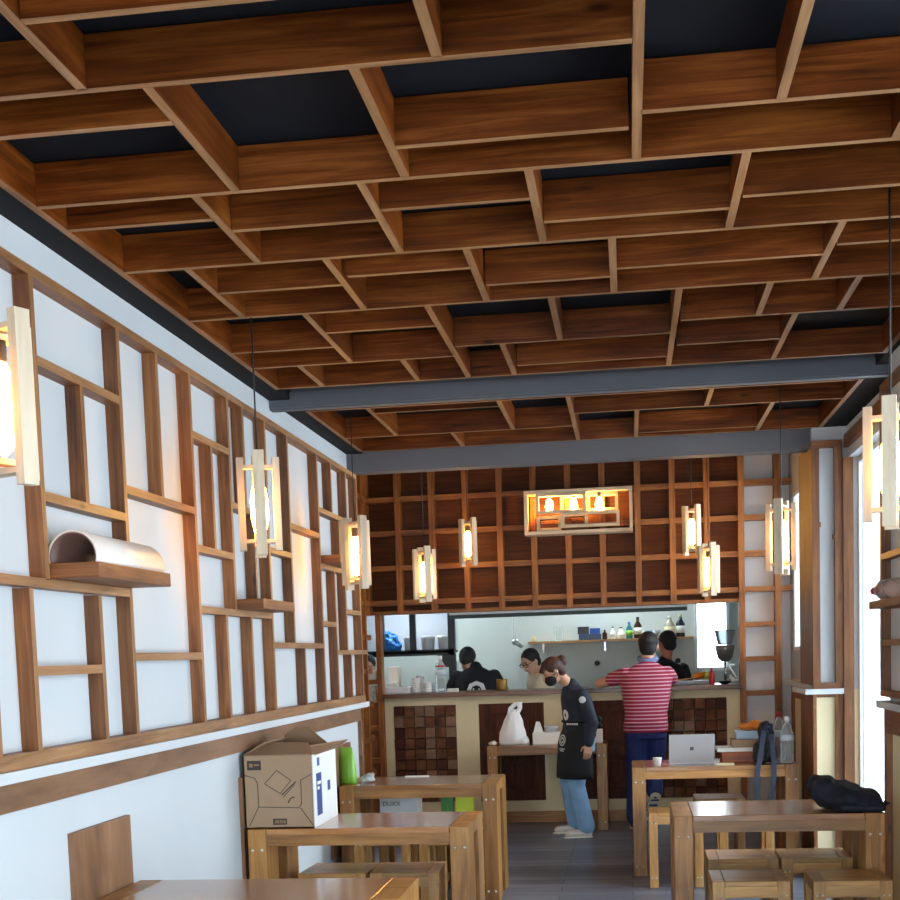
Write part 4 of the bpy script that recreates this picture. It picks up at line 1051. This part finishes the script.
def head(m, c, f, u, s=1.0):
    f = V(f).normalized(); u = V(u); u = (u-f*u.dot(f)).normalized(); sd = u.cross(f)
    R = Matrix((sd, f, u)).transposed(); c = V(c)
    m.ell(c+u*.012*s, (.074*s, .092*s, .098*s), R)
    m.ell(c+f*.022*s-u*.05*s, (.056*s, .066*s, .062*s), R)
    m.ell(c+f*.055*s-u*.088*s, (.026*s, .028*s, .024*s), R)
    m.cap(c+f*.088*s+u*.01*s, c+f*.108*s-u*.024*s, .009*s, .013*s, 8)
    for k in (-1, 1):
        m.ell(c+sd*.076*s*k-u*.005*s-f*.005*s, (.010*s, .02*s, .032*s), R)
        m.cap(c+f*.082*s+sd*.018*s*k+u*.028*s, c+f*.074*s+sd*.046*s*k+u*.026*s, .008*s, .007*s, 8)
    m.cap(c+f*.086*s-u*.052*s-sd*.012*s, c+f*.086*s-u*.052*s+sd*.012*s, .008*s, .008*s, 8)
    return R

def face_bits(c, f, u, parent, mask=False, s=1.0):
    f = V(f).normalized(); u = V(u); u = (u-f*u.dot(f)).normalized(); sd = u.cross(f); c = V(c)
    R = Matrix((sd, f, u)).transposed()
    m = MB()
    for k in (-1, 1): m.ell(c+f*.085*s+sd*.031*s*k+u*.008*s, (.013*s, .007*s, .006*s), R, 8, 6)
    m.smooth = True; m.build('eyes', plain('dark eye', (26, 18, 16), .2), parent, world=True)
    m = MB()
    for k in (-1, 1): m.cap(c+f*.090*s+sd*.016*s*k+u*.034*s, c+f*.080*s+sd*.05*s*k+u*.034*s, .004*s, .003*s, 6)
    m.build('eyebrows', HAIRB, parent, world=True)
    if not mask:
        m = MB(); m.cap(c+f*.094*s-u*.052*s-sd*.02*s, c+f*.094*s-u*.052*s+sd*.02*s, .0045*s, .0045*s, 8); m.build('mouth', plain('lips', (150, 84, 78), .5), parent, world=True)

def torso(m, st, grow=0.0):
    m.loft([(c, V(s).normalized()*(w+grow), V(d).normalized()*(dp+grow)) for c, w, dp, s, d in st])

def limb(m, pts, rs, grow=0.0, upto=None):
    """tapered chain; upto: stop this far along the last segment"""
    pts = [V(p) for p in pts]
    for i in range(len(pts)-1):
        a, b, ra, rb_ = pts[i], pts[i+1], rs[i], rs[i+1]
        if upto is not None and i == len(pts)-2:
            b = a.lerp(b, upto); rb_ = ra+(rb_-ra)*upto
        m.cap(a, b, ra+grow, rb_+grow)

def decal(name, target, centre, normal, up, shape, mat, parent, lift=.002):
    """flat printed mark laid on a cloth surface: outlines (u,v) cast onto it"""
    from mathutils.bvhtree import BVHTree
    off = V((0, 0, 0)); p = target
    while p is not None: off += p.location; p = p.parent
    bvh = BVHTree.FromPolygons([v.co+off for v in target.data.vertices], [q.vertices[:] for q in target.data.polygons])
    n = V(normal).normalized(); u = V(up); u = (u-n*u.dot(n)).normalized(); s = u.cross(n); c = V(centre)
    m = MB()
    for tri in shape:
        vs = []
        for a, b in tri:
            h = bvh.ray_cast(c+s*a+u*b+n*.5, -n)
            q = h[0]+h[1]*lift if h[0] is not None and h[1].dot(n) > -.2 else c+s*a+u*b
            vs.append(m.bm.verts.new(q))
        m.bm.faces.new(vs)
    m.smooth = True
    me = m.mesh(name, mat, sum_loc(parent))
    o = bpy.data.objects.new(name, me); COL.objects.link(o); o.parent = parent
    sol = o.modifiers.new('thickness', 'SOLIDIFY'); sol.thickness = .001
    return o
def sum_loc(p):
    off = V((0, 0, 0))
    while p is not None: off += p.location; p = p.parent
    return off
def disc(r, r0=0., n=24, cx=0., cy=0., a0=0., a1=2*PI, k=4):
    out = []
    for i in range(n):
        t0, t1 = a0+(a1-a0)*i/n, a0+(a1-a0)*(i+1)/n
        for j in range(k):
            ra, rb_ = r0+(r-r0)*j/k, r0+(r-r0)*(j+1)/k
            P = [(cx+ra*math.cos(t0), cy+ra*math.sin(t0)), (cx+rb_*math.cos(t0), cy+rb_*math.sin(t0)), (cx+rb_*math.cos(t1), cy+rb_*math.sin(t1)), (cx+ra*math.cos(t1), cy+ra*math.sin(t1))]
            out.append(P if ra > 0 else P[1:3]+[P[0]])
    return out
def rect(x0, x1, y0, y1, n=6):
    return [[(x0+(x1-x0)*i/n, y0), (x0+(x1-x0)*(i+1)/n, y0), (x0+(x1-x0)*(i+1)/n, y1), (x0+(x1-x0)*i/n, y1)] for i in range(n)]
PRINT = plain('white cloth print', (228, 230, 232), .7)

def shoe(m, ankle, toe, heel_r=.036, toe_r=.034, up=(0, 0, 1), sole=.0):
    a, t = V(ankle), V(toe)
    d = (t-a); d = d.normalized()
    m.cap(a, t, heel_r, toe_r*.85, flat=(up, .8)); m.cap(a.lerp(t, .25), a.lerp(t, .9), .045, .042, flat=(up, .72))
    m.cap(a, a+V(up)*.05, .042, .044)

# --- woman in black with apron -----------------------------------------------------------------
wo = empty('person', (-.43, 11.32, 0), 'person in black top, dark apron, face mask and light jeans standing with bowed head', 'person')
f = V((-.96, -.28, 0)); sd = V((.28, -.96, 0))      # facing, own left side
def W(x, s, z, c=(-.425, 11.33)): 
    q = V((c[0], c[1], z))+f.normalized()*x+sd.normalized()*s; return q
hs, hd_ = sd, f
st = [(W(0, 0, .76), .15, .12, sd, f), (W(0, 0, .84), .165, .13, sd, f), (W(.0, 0, .96), .135, .105, sd, f), (W(0, 0, 1.08), .15, .115, sd, f), (W(.015, 0, 1.17), .165, .105, sd, f), (W(.035, 0, 1.235), .12, .075, sd, f), (W(.05, 0, 1.27), .055, .055, sd, f)]
hc, hf, hu = V((-.625, 11.28, 1.395)), V((-.80, -.30, -.52)), V((-.42, -.1, .85))
sh_l, el_l, wr_l = W(.0, .165, 1.185), V((-.30, 11.10, .965)), V((-.335, 11.07, .80))
sh_r, el_r, wr_r = W(.02, -.165, 1.19), V((-.44, 11.56, .96)), V((-.52, 11.56, .83))
hip_l, hip_r = W(0, .085, .80), W(0, -.085, .80)
kn_l, an_l = V((-.455, 11.24, .45)), V((-.375, 11.24, .09))
kn_r, an_r = V((-.52, 11.47, .45)), V((-.475, 11.55, .09))
AR = [.048, .038, .028]; LR = [.085, .058, .04]
m = MB(); torso(m, st); head(m, hc, hf, hu, .95); m.cap(W(.05, 0, 1.25), hc-hu.normalized()*.03-hf.normalized()*.03, .05, .048)
limb(m, [sh_l, el_l, wr_l], AR); limb(m, [sh_r, el_r, wr_r], AR)
limb(m, [hip_l, kn_l, an_l], LR); limb(m, [hip_r, kn_r, an_r], LR)
hand(m, wr_l, (-.12, 0, -1), (-.3, .9, 0), (-1, -.2, 0), .95, .35); hand(m, wr_r, (-.25, .1, -.95), (0, -1, 0), (-1, 0, 0), .95, .4)
mesh_obj('body', voxel(m, .006, 3), SKIN, wo, off=wo.location)
m = MB(); torso(m, st[1:], .016); m.cap(W(.03, 0, 1.215), W(.052, 0, 1.275), .085, .058); limb(m, [sh_l, el_l, wr_l], AR, .014, .95); limb(m, [sh_r, el_r, wr_r], AR, .014, .95)
top = mesh_obj('black_top', voxel(m, .008, 4), plain('navy black jersey', (26, 34, 52), .75, bump=.2, bscale=60), wo, off=wo.location)
m = MB(); torso(m, [(W(0, 0, .72), .15, .12, sd, f), (W(0, 0, .80), .16, .125, sd, f), (W(0, 0, .87), .155, .12, sd, f)], .006)
limb(m, [hip_l, kn_l, an_l], [.092, .072, .066], .008, .98); limb(m, [hip_r, kn_r, an_r], [.092, .072, .066], .008, .98)
mesh_obj('jeans', voxel(m, .008, 4), JEANS, wo, off=wo.location)
for an, to in ((an_l, V((-.525, 11.20, .038))), (an_r, V((-.63, 11.50, .038)))):
    m = MB(); a = V((an.x+.01, an.y, .042)); shoe(m, a, to)
    me = voxel(m, .006, 3)
    for v in me.vertices: v.co.z = max(v.co.z, .012)
    s_ = mesh_obj('shoe', me, SHOEW, wo, off=wo.location)
    m = MB(); d = (to-a).normalized(); m.cap((a.x, a.y, .009), (to.x, to.y, .009), .045, .042, 16, ((0, 0, 1), .2)); m.build('sole', PAPER, s_, world=True)
# apron wrapping the front
m = MB(); n = 22; rows = []
for i in range(9):
    z = .985-.485*i/8; row = []
    for k in range(n+1):
        a = -1.95+3.9*k/n
        rx = .185+.012*math.sin(k*1.3+i*.4)*(i/8)+.03*(i/8); ry = .205+.02*(i/8)
        if i < 2: rx -= .045; ry -= .04
        elif i == 2: rx -= .02; ry -= .015
        row.append(m.bm.verts.new(W(.0+rx*math.cos(a)*.86, ry*math.sin(a), z)))
    rows.append(row)
for A, B in zip(rows, rows[1:]):
    for k in range(n):
        q = m.bm.faces.new((A[k], A[k+1], B[k+1], B[k])); q.smooth = True
ap = m.build('apron', DARK, wo, world=True)
sol = ap.modifiers.new('cloth thickness', 'SOLIDIFY'); sol.thickness = .005; sol.offset = -1
m = MB(); pts = [W(.128*math.cos(a), .165*math.sin(a), .975) for a in [2*PI*k/28 for k in range(29)]]; m.tube(pts, .012, 6); m.build('waist_tie', DARK, wo, world=True)
m = MB()
for q in ((-.17, .03, .985), (-.175, -.02, .96), (-.18, .0, .93)): m.ell(W(q[0], q[1], q[2]), (.025, .02, .025))
m.build('tie_knot', DARK, wo, world=True)
cam_n = V((-.45, -.9, 0))
decal('apron_print', ap, W(.17, .08, .82), cam_n, (0, 0, 1), disc(.046, .036)+disc(.026, .014, cy=.0)+rect(-.04, .04, -.075, -.066)+rect(-.03, .03, -.09, -.083), PRINT, ap, .004)
decal('waist_print', ap, W(.10, .15, .955), (-.25, -1, 0), (0, 0, 1), [q for k in range(6) for q in rect(-.05+.018*k, -.036+.018*k, -.008, .008, 1)], PRINT, ap, .008)
decal('chest_print', top, W(.13, .06, 1.03), (-.75, -.6, 0), (0, 0, 1), disc(.045, .014), PRINT, top)
decal('sleeve_print', top, sh_l+V((0, -.05, -.03)), (0, -1, .1), (0, 0, 1), disc(.028), PRINT, top)
hfn, hun = hf.normalized(), (hu-hf.normalized()*hu.dot(hf.normalized())).normalized(); hsd = hun.cross(hfn); R = Matrix((hsd, hfn, hun)).transposed()
m = MB(); m.ell(hc+hun*.03-hfn*.018, (.084, .092, .09), R); m.ell(hc-hfn*.05-hun*.01, (.074, .055, .085), R); m.ell(hc-hfn*.11+hun*.03, (.05, .05, .05), R); m.cap(hc+hun*.085+hfn*.03, hc+hun*.045+hfn*.085+hsd*.04, .03, .012); m.cap(hc+hun*.085+hfn*.03, hc+hun*.045+hfn*.085-hsd*.04, .03, .012)
mesh_obj('hair', voxel(m, .006, 3), HAIRR, wo, off=wo.location)
face_bits(hc, hf, hu, wo, True, .95)
m = MB(); m.ell(hc+hfn*.05-hun*.05, (.062, .058, .055), R)
mk = mesh_obj('face_mask', voxel(m, .006, 2), plain('black face mask', (18, 18, 22), .8), wo, off=wo.location)
m = MB()
for k in (-1, 1):
    for z in (-.02, -.07): m.tube([hc+hfn*.045+hsd*.06*k+hun*z, hc+hfn*.0+hsd*.078*k+hun*(z*.5-.005), hc-hfn*.012+hsd*.079*k], .0025, 6)
m.build('ear_loop', BLACK, mk, world=True)

# --- man in striped shirt leaning on the bar -----------------------------------------------------
ma = empty('person', (.14, 11.85, 0), 'person in pink striped shirt and dark jeans leaning on the bar, back turned', 'person')
SX = V((-1, 0, 0))
def stn(x, y, z, w, dp, tilt=.35): return (V((x, y, z)), w, dp, (-1, 0, 0), (0, math.cos(tilt), -math.sin(tilt)))
st = [stn(.14, 11.84, .80, .165, .125, 0), stn(.14, 11.84, .88, .175, .135, .1), stn(.145, 11.88, 1.0, .165, .125), stn(.15, 11.94, 1.14, .19, .13), stn(.155, 12.0, 1.27, .205, .12), stn(.16, 12.04, 1.37, .16, .085), stn(.165, 12.06, 1.42, .07, .065)]
hc, hf, hu = V((.18, 12.11, 1.575)), V((.12, .95, -.25)), V((0, .25, .97))
sh_l, el_l, wr_l = V((-.03, 12.02, 1.33)), V((-.255, 12.2, 1.262)), V((-.03, 12.42, 1.262))
sh_r, el_r, wr_r = V((.335, 12.02, 1.33)), V((.385, 12.26, 1.268)), V((.26, 12.42, 1.262))
hip_l, hip_r = V((.055, 11.85, .84)), V((.225, 11.85, .84))
kn_l, an_l = V((.045, 11.84, .46)), V((.03, 11.74, .09)); kn_r, an_r = V((.215, 11.93, .49)), V((.20, 11.62, .335))
AR = [.056, .044, .032]; LR = [.09, .062, .045]
m = MB(); torso(m, st); head(m, hc, hf, hu, 1.05); m.cap(V((.165, 12.05, 1.39)), V((.175, 12.08, 1.53)), .06, .056)
limb(m, [sh_l, el_l, wr_l], AR); limb(m, [sh_r, el_r, wr_r], AR); limb(m, [hip_l, kn_l, an_l], LR); limb(m, [hip_r, kn_r, an_r], LR)
hand(m, wr_l, (.6, .6, -.1), (0, 0, -1), (-.5, .7, 0), 1., .3); hand(m, wr_r, (-.6, .6, -.1), (0, 0, -1), (.5, .7, 0), 1., .3)
mesh_obj('body', voxel(m, .006, 3), SKIN, ma, off=ma.location)
def stripes():
    m, nt, b = newmat('pink striped jersey')
    tc = nt.nodes.new('ShaderNodeTexCoord'); sp_ = nt.nodes.new('ShaderNodeSeparateXYZ'); nt.links.new(tc.outputs['Object'], sp_.inputs['Vector'])
    mu = node(nt, 'ShaderNodeMath', operation='MULTIPLY'); mu.inputs[1].default_value = 1/.031; nt.links.new(sp_.outputs['Z'], mu.inputs[0])
    fr = node(nt, 'ShaderNodeMath', operation='FRACT'); nt.links.new(mu.outputs[0], fr.inputs[0])
    r = nt.nodes.new('ShaderNodeValToRGB'); r.color_ramp.interpolation = 'CONSTANT'
    r.color_ramp.elements[0].color = (*lin((158, 36, 66)), 1); e = r.color_ramp.elements[1]; e.position = .68; e.color = (*lin((226, 168, 188)), 1)
    nt.links.new(fr.outputs[0], r.inputs['Fac']); nt.links.new(r.outputs['Color'], b.inputs['Base Color']); b.inputs['Roughness'].default_value = .8
    return m
m = MB(); torso(m, st[1:], .018); m.cap((.16, 12.03, 1.36), (.167, 12.06, 1.43), .10, .07); m.cap(sh_l, sh_l.lerp(el_l, .5), .074, .066); m.cap(sh_r, sh_r.lerp(el_r, .72), .074, .066)
torso(m, [stn(.14, 11.845, .835, .178, .138, 0), stn(.14, 11.845, .92, .178, .138, .05)], .016)
mesh_obj('striped_shirt', voxel(m, .008, 4), stripes(), ma, off=ma.location)
m = MB(); pts = [(.170+.070*math.cos(a), 12.068+.068*math.sin(a), 1.468+.02*math.sin(a)) for a in [2*PI*k/20 for k in range(21)]]; m.tube(pts, .024, 8); m.smooth = True; m.build('collar', plain('blue grey collar', (122, 140, 178), .7), ma, world=True)
m = MB(); torso(m, [stn(.14, 11.85, .78, .165, .125, 0), stn(.14, 11.85, .88, .172, .13, 0)], .012); limb(m, [hip_l, kn_l, an_l], [.098, .078, .066], .008, .96); limb(m, [hip_r, kn_r, an_r], [.098, .078, .062], .008, .96)
mesh_obj('jeans', voxel(m, .008, 4), DENIM, ma, off=ma.location)
SHN = plain('navy shoe', (40, 52, 84), .6)
m = MB(); shoe(m, (.03, 11.73, .045), (.02, 11.92, .04)); me = voxel(m, .006, 3)
for v in me.vertices: v.co.z = max(v.co.z, .012)
s_ = mesh_obj('shoe', me, SHN, ma, off=ma.location); m = MB(); m.cap((.03, 11.73, .01), (.02, 11.92, .01), .045, .042, 16, ((0, 0, 1), .22)); m.build('sole', SHOEW, s_, world=True)
m = MB(); shoe(m, (.205, 11.585, .315), (.16, 11.70, .165), up=(.0, .75, .62)); s_ = mesh_obj('shoe', voxel(m, .006, 3), SHN, ma, off=ma.location)
m = MB(); m.cap((.207, 11.558, .30), (.16, 11.668, .145), .047, .046, 16, ((0, .78, .62), .2)); sl_ = m.build('sole', SHOEW, s_, world=True)
m = MB()
for q in (.15, .45, .75): 
    p = V((.207, 11.547, .292)).lerp(V((.16, 11.657, .138)), q); m.bar(p+V((-.035, 0, 0)), p+V((.035, 0, 0)), .006, .014)
m.build('sole_stripe', SHN, sl_, world=True)
hfn = hf.normalized(); hun = (hu-hfn*hu.dot(hfn)).normalized(); hsd = hun.cross(hfn); R = Matrix((hsd, hfn, hun)).transposed()
m = MB(); m.ell(hc+hun*.035-hfn*.018, (.09, .102, .098), R); m.ell(hc-hfn*.05-hun*.025, (.078, .055, .08), R)
mesh_obj('hair', voxel(m, .006, 3), HAIRB, ma, off=ma.location)
face_bits(hc, hf, hu, ma, False, 1.05)

# --- kitchen staff -----------------------------------------------------------------------------
def cook(base, yaw, hc, hf, hu, label, cloth, hair, lean=.0, s=1.0, sh_z=1.34, pants=DARK, elbow_out=.12, skin=SKIN):
    """upright or leaning cook behind the bar; yaw: direction faced (0 = towards the back wall)"""
    r = empty('person', (base[0], base[1], 0), label, 'person')
    f = V((math.sin(yaw), math.cos(yaw), 0)); sd = V((-f.y, f.x, 0)); hc = V(hc)
    B = V((base[0], base[1], 0))
    def P(x, y, z): return B+f*x+sd*y+V((0, 0, z))
    st = [(P(0, 0, .80), .16, .12, sd, f), (P(0, 0, .90), .165, .125, sd, f), (P(lean*.35, 0, 1.03), .155, .115, sd, f), (P(lean*.7, 0, sh_z-.16), .185, .12, sd, f), (P(lean, 0, sh_z-.03), .195, .11, sd, f), (P(lean*1.1, 0, sh_z+.05), .14, .08, sd, f), (P(lean*1.15, 0, sh_z+.09), .06, .06, sd, f)]
    A = []
    for k in (1, -1):
        A.append([P(lean, .185*k, sh_z), P(lean+.06, (.185+elbow_out)*k, sh_z-.24), P(lean+.28, .15*k, sh_z-.29)])
    m = MB(); torso(m, st); head(m, hc, hf, hu, s); m.cap(P(lean*1.1, 0, sh_z+.05), hc-V(hu).normalized()*.05*s-V(hf).normalized()*.02, .055, .052)
    for a in A: limb(m, a, [.052, .042, .031]); hand(m, a[2], f*.9+V((0, 0, -.3)), (0, 0, -1), sd*(-1 if a is A[0] else 1), 1., .4)
    for k in (1, -1): limb(m, [P(0, .085*k, .84), P(.03, .09*k, .46), P(0, .09*k, .09)], [.088, .06, .042]); m.cap(P(0, .09*k, .05), P(.17, .1*k, .04), .045, .035)
    mesh_obj('body', voxel(m, .009, 3), skin, r, off=r.location)
    m = MB(); torso(m, st[1:], .018); m.cap(P(lean*1.08, 0, sh_z+.02), P(lean*1.14, 0, sh_z+.09), .10, .066)
    for a in A: m.cap(a[0], a[0].lerp(a[1], .6), .072, .068)
    shirt = mesh_obj('shirt', voxel(m, .009, 3), cloth, r, off=r.location)
    m = MB(); torso(m, st[:2], .014)
    for k in (1, -1): limb(m, [P(0, .085*k, .84), P(.03, .09*k, .46), P(0, .09*k, .1)], [.098, .078, .07])
    mesh_obj('trousers', voxel(m, .01, 3), pants, r, off=r.location)
    hfn = V(hf).normalized(); hu = V(hu); hun = (hu-hfn*hu.dot(hfn)).normalized(); hsd = hun.cross(hfn); R = Matrix((hsd, hfn, hun)).transposed()
    m = MB(); m.ell(hc+hun*.034*s-hfn*.02*s, (.086*s, .098*s, .094*s), R); m.ell(hc-hfn*.05*s-hun*.02*s, (.074*s, .052*s, .07*s), R)
    mesh_obj('hair', voxel(m, .007, 2), hair, r, off=r.location)
    face_bits(hc, hf, hu, r, False, s)
    return r, shirt, (hc, hfn, hun, hsd)
r, shirt, _ = cook((-1.49, 13.1), 0, (-1.575, 13.31, 1.505), (-.05, .85, -.5), (0, .5, .85), 'person with short black hair in black shirt with white back print, facing the kitchen wall', plain('black tee', (20, 22, 28), .8), HAIRB, lean=.12, sh_z=1.335)
decal('back_print', shirt, (-1.47, 13.1, 1.20), (.05, -1, .2), (0, 0, 1), disc(.095, .052, n=8)+rect(-.04, .04, -.09, -.05)+rect(-.035, -.02, -.035, .02, 2)+rect(.02, .035, -.035, .02, 2), PRINT, shirt)
r, shirt, h = cook((-.72, 13.42), 2.6+PI/2+.35, (-.945, 13.22, 1.47), (-.62, -.62, -.48), (-.3, -.2, .9), 'person with glasses and short black hair bending over the kitchen pass', plain('cream shirt', (222, 208, 184), .8), HAIRB, lean=.16, sh_z=1.28)
hc, hfn, hun, hsd = h
m = MB()
for k in (-1, 1): m.tube([hc+hfn*.098+hsd*(.032*k+.026*math.cos(a))+hun*(.008+.02*math.sin(a)) for a in [2*PI*q/16 for q in range(17)]], .003, 6)
m.tube([hc+hfn*.1-hsd*.008+hun*.012, hc+hfn*.1+hsd*.008+hun*.012], .003, 6)
for k in (-1, 1): m.tube([hc+hfn*.096+hsd*.058*k+hun*.012, hc-hfn*.0+hsd*.078*k+hun*.012], .003, 6)
part('glasses', m, BLACK, r)
r, shirt, _ = cook((.40, 13.25), -.5, (.375, 13.35, 1.60), (-.5, .8, -.25), (0, .2, .95), 'person with dark hair in black shirt half hidden behind the striped shirt', plain('black tee', (20, 22, 28), .8), HAIRB, lean=.08, sh_z=1.34, skin=plain('warm skin', (170, 104, 84), .55))
r, shirt, _ = cook((-2.62, 13.35), PI-.15, (-2.56, 13.2, 1.47), (.12, -.9, -.3), (0, -.2, .95), 'person with black hair glimpsed through the lattice at the alcove corner', plain('pale cook shirt', (210, 210, 206), .8), HAIRB, lean=.12, sh_z=1.22)

# ------------------------------------------------------------------ light
w = bpy.data.worlds.new('daylight'); SC.world = w; w.use_nodes = True
bgn = w.node_tree.nodes['Background']; bgn.inputs['Color'].default_value = (.85, .93, 1.0, 1); bgn.inputs['Strength'].default_value = 7.
def portal(x, y, z, sx, sy, rot):
    l = bpy.data.lights.new('portal', 'AREA'); l.shape = 'RECTANGLE'; l.size = sx; l.size_y = sy; l.cycles.is_portal = True
    o = bpy.data.objects.new('daylight_portal', l); COL.objects.link(o); o.location = (x, y, z); o.rotation_euler = rot
portal(1.55, 7.86, 1.36, 2.7, 2.4, (0, PI/2, 0))
portal(1.55, 11.1, 2.18, 1.35, 2.4, (0, PI/2, 0))
portal(1.76, 3.9, 1.38, 2.75, 2.5, (0, PI/2, 0))
portal(-.27, YF-.22, 1.38, 2.9, 2.7, (PI/2, 0, 0))
portal(.88, 14.77, 1.8, .32, .95, (-PI/2, 0, 0))
SC.view_settings.view_transform = 'Standard'; SC.view_settings.look = 'None'; SC.view_settings.gamma = 1; SC.view_settings.use_curve_mapping = False
SC.view_settings.exposure = .62
SC.cycles.max_bounces = 10; SC.cycles.diffuse_bounces = 6; SC.cycles.transparent_max_bounces = 16; SC.cycles.sample_clamp_indirect = 8
SC.cycles.use_denoising = True
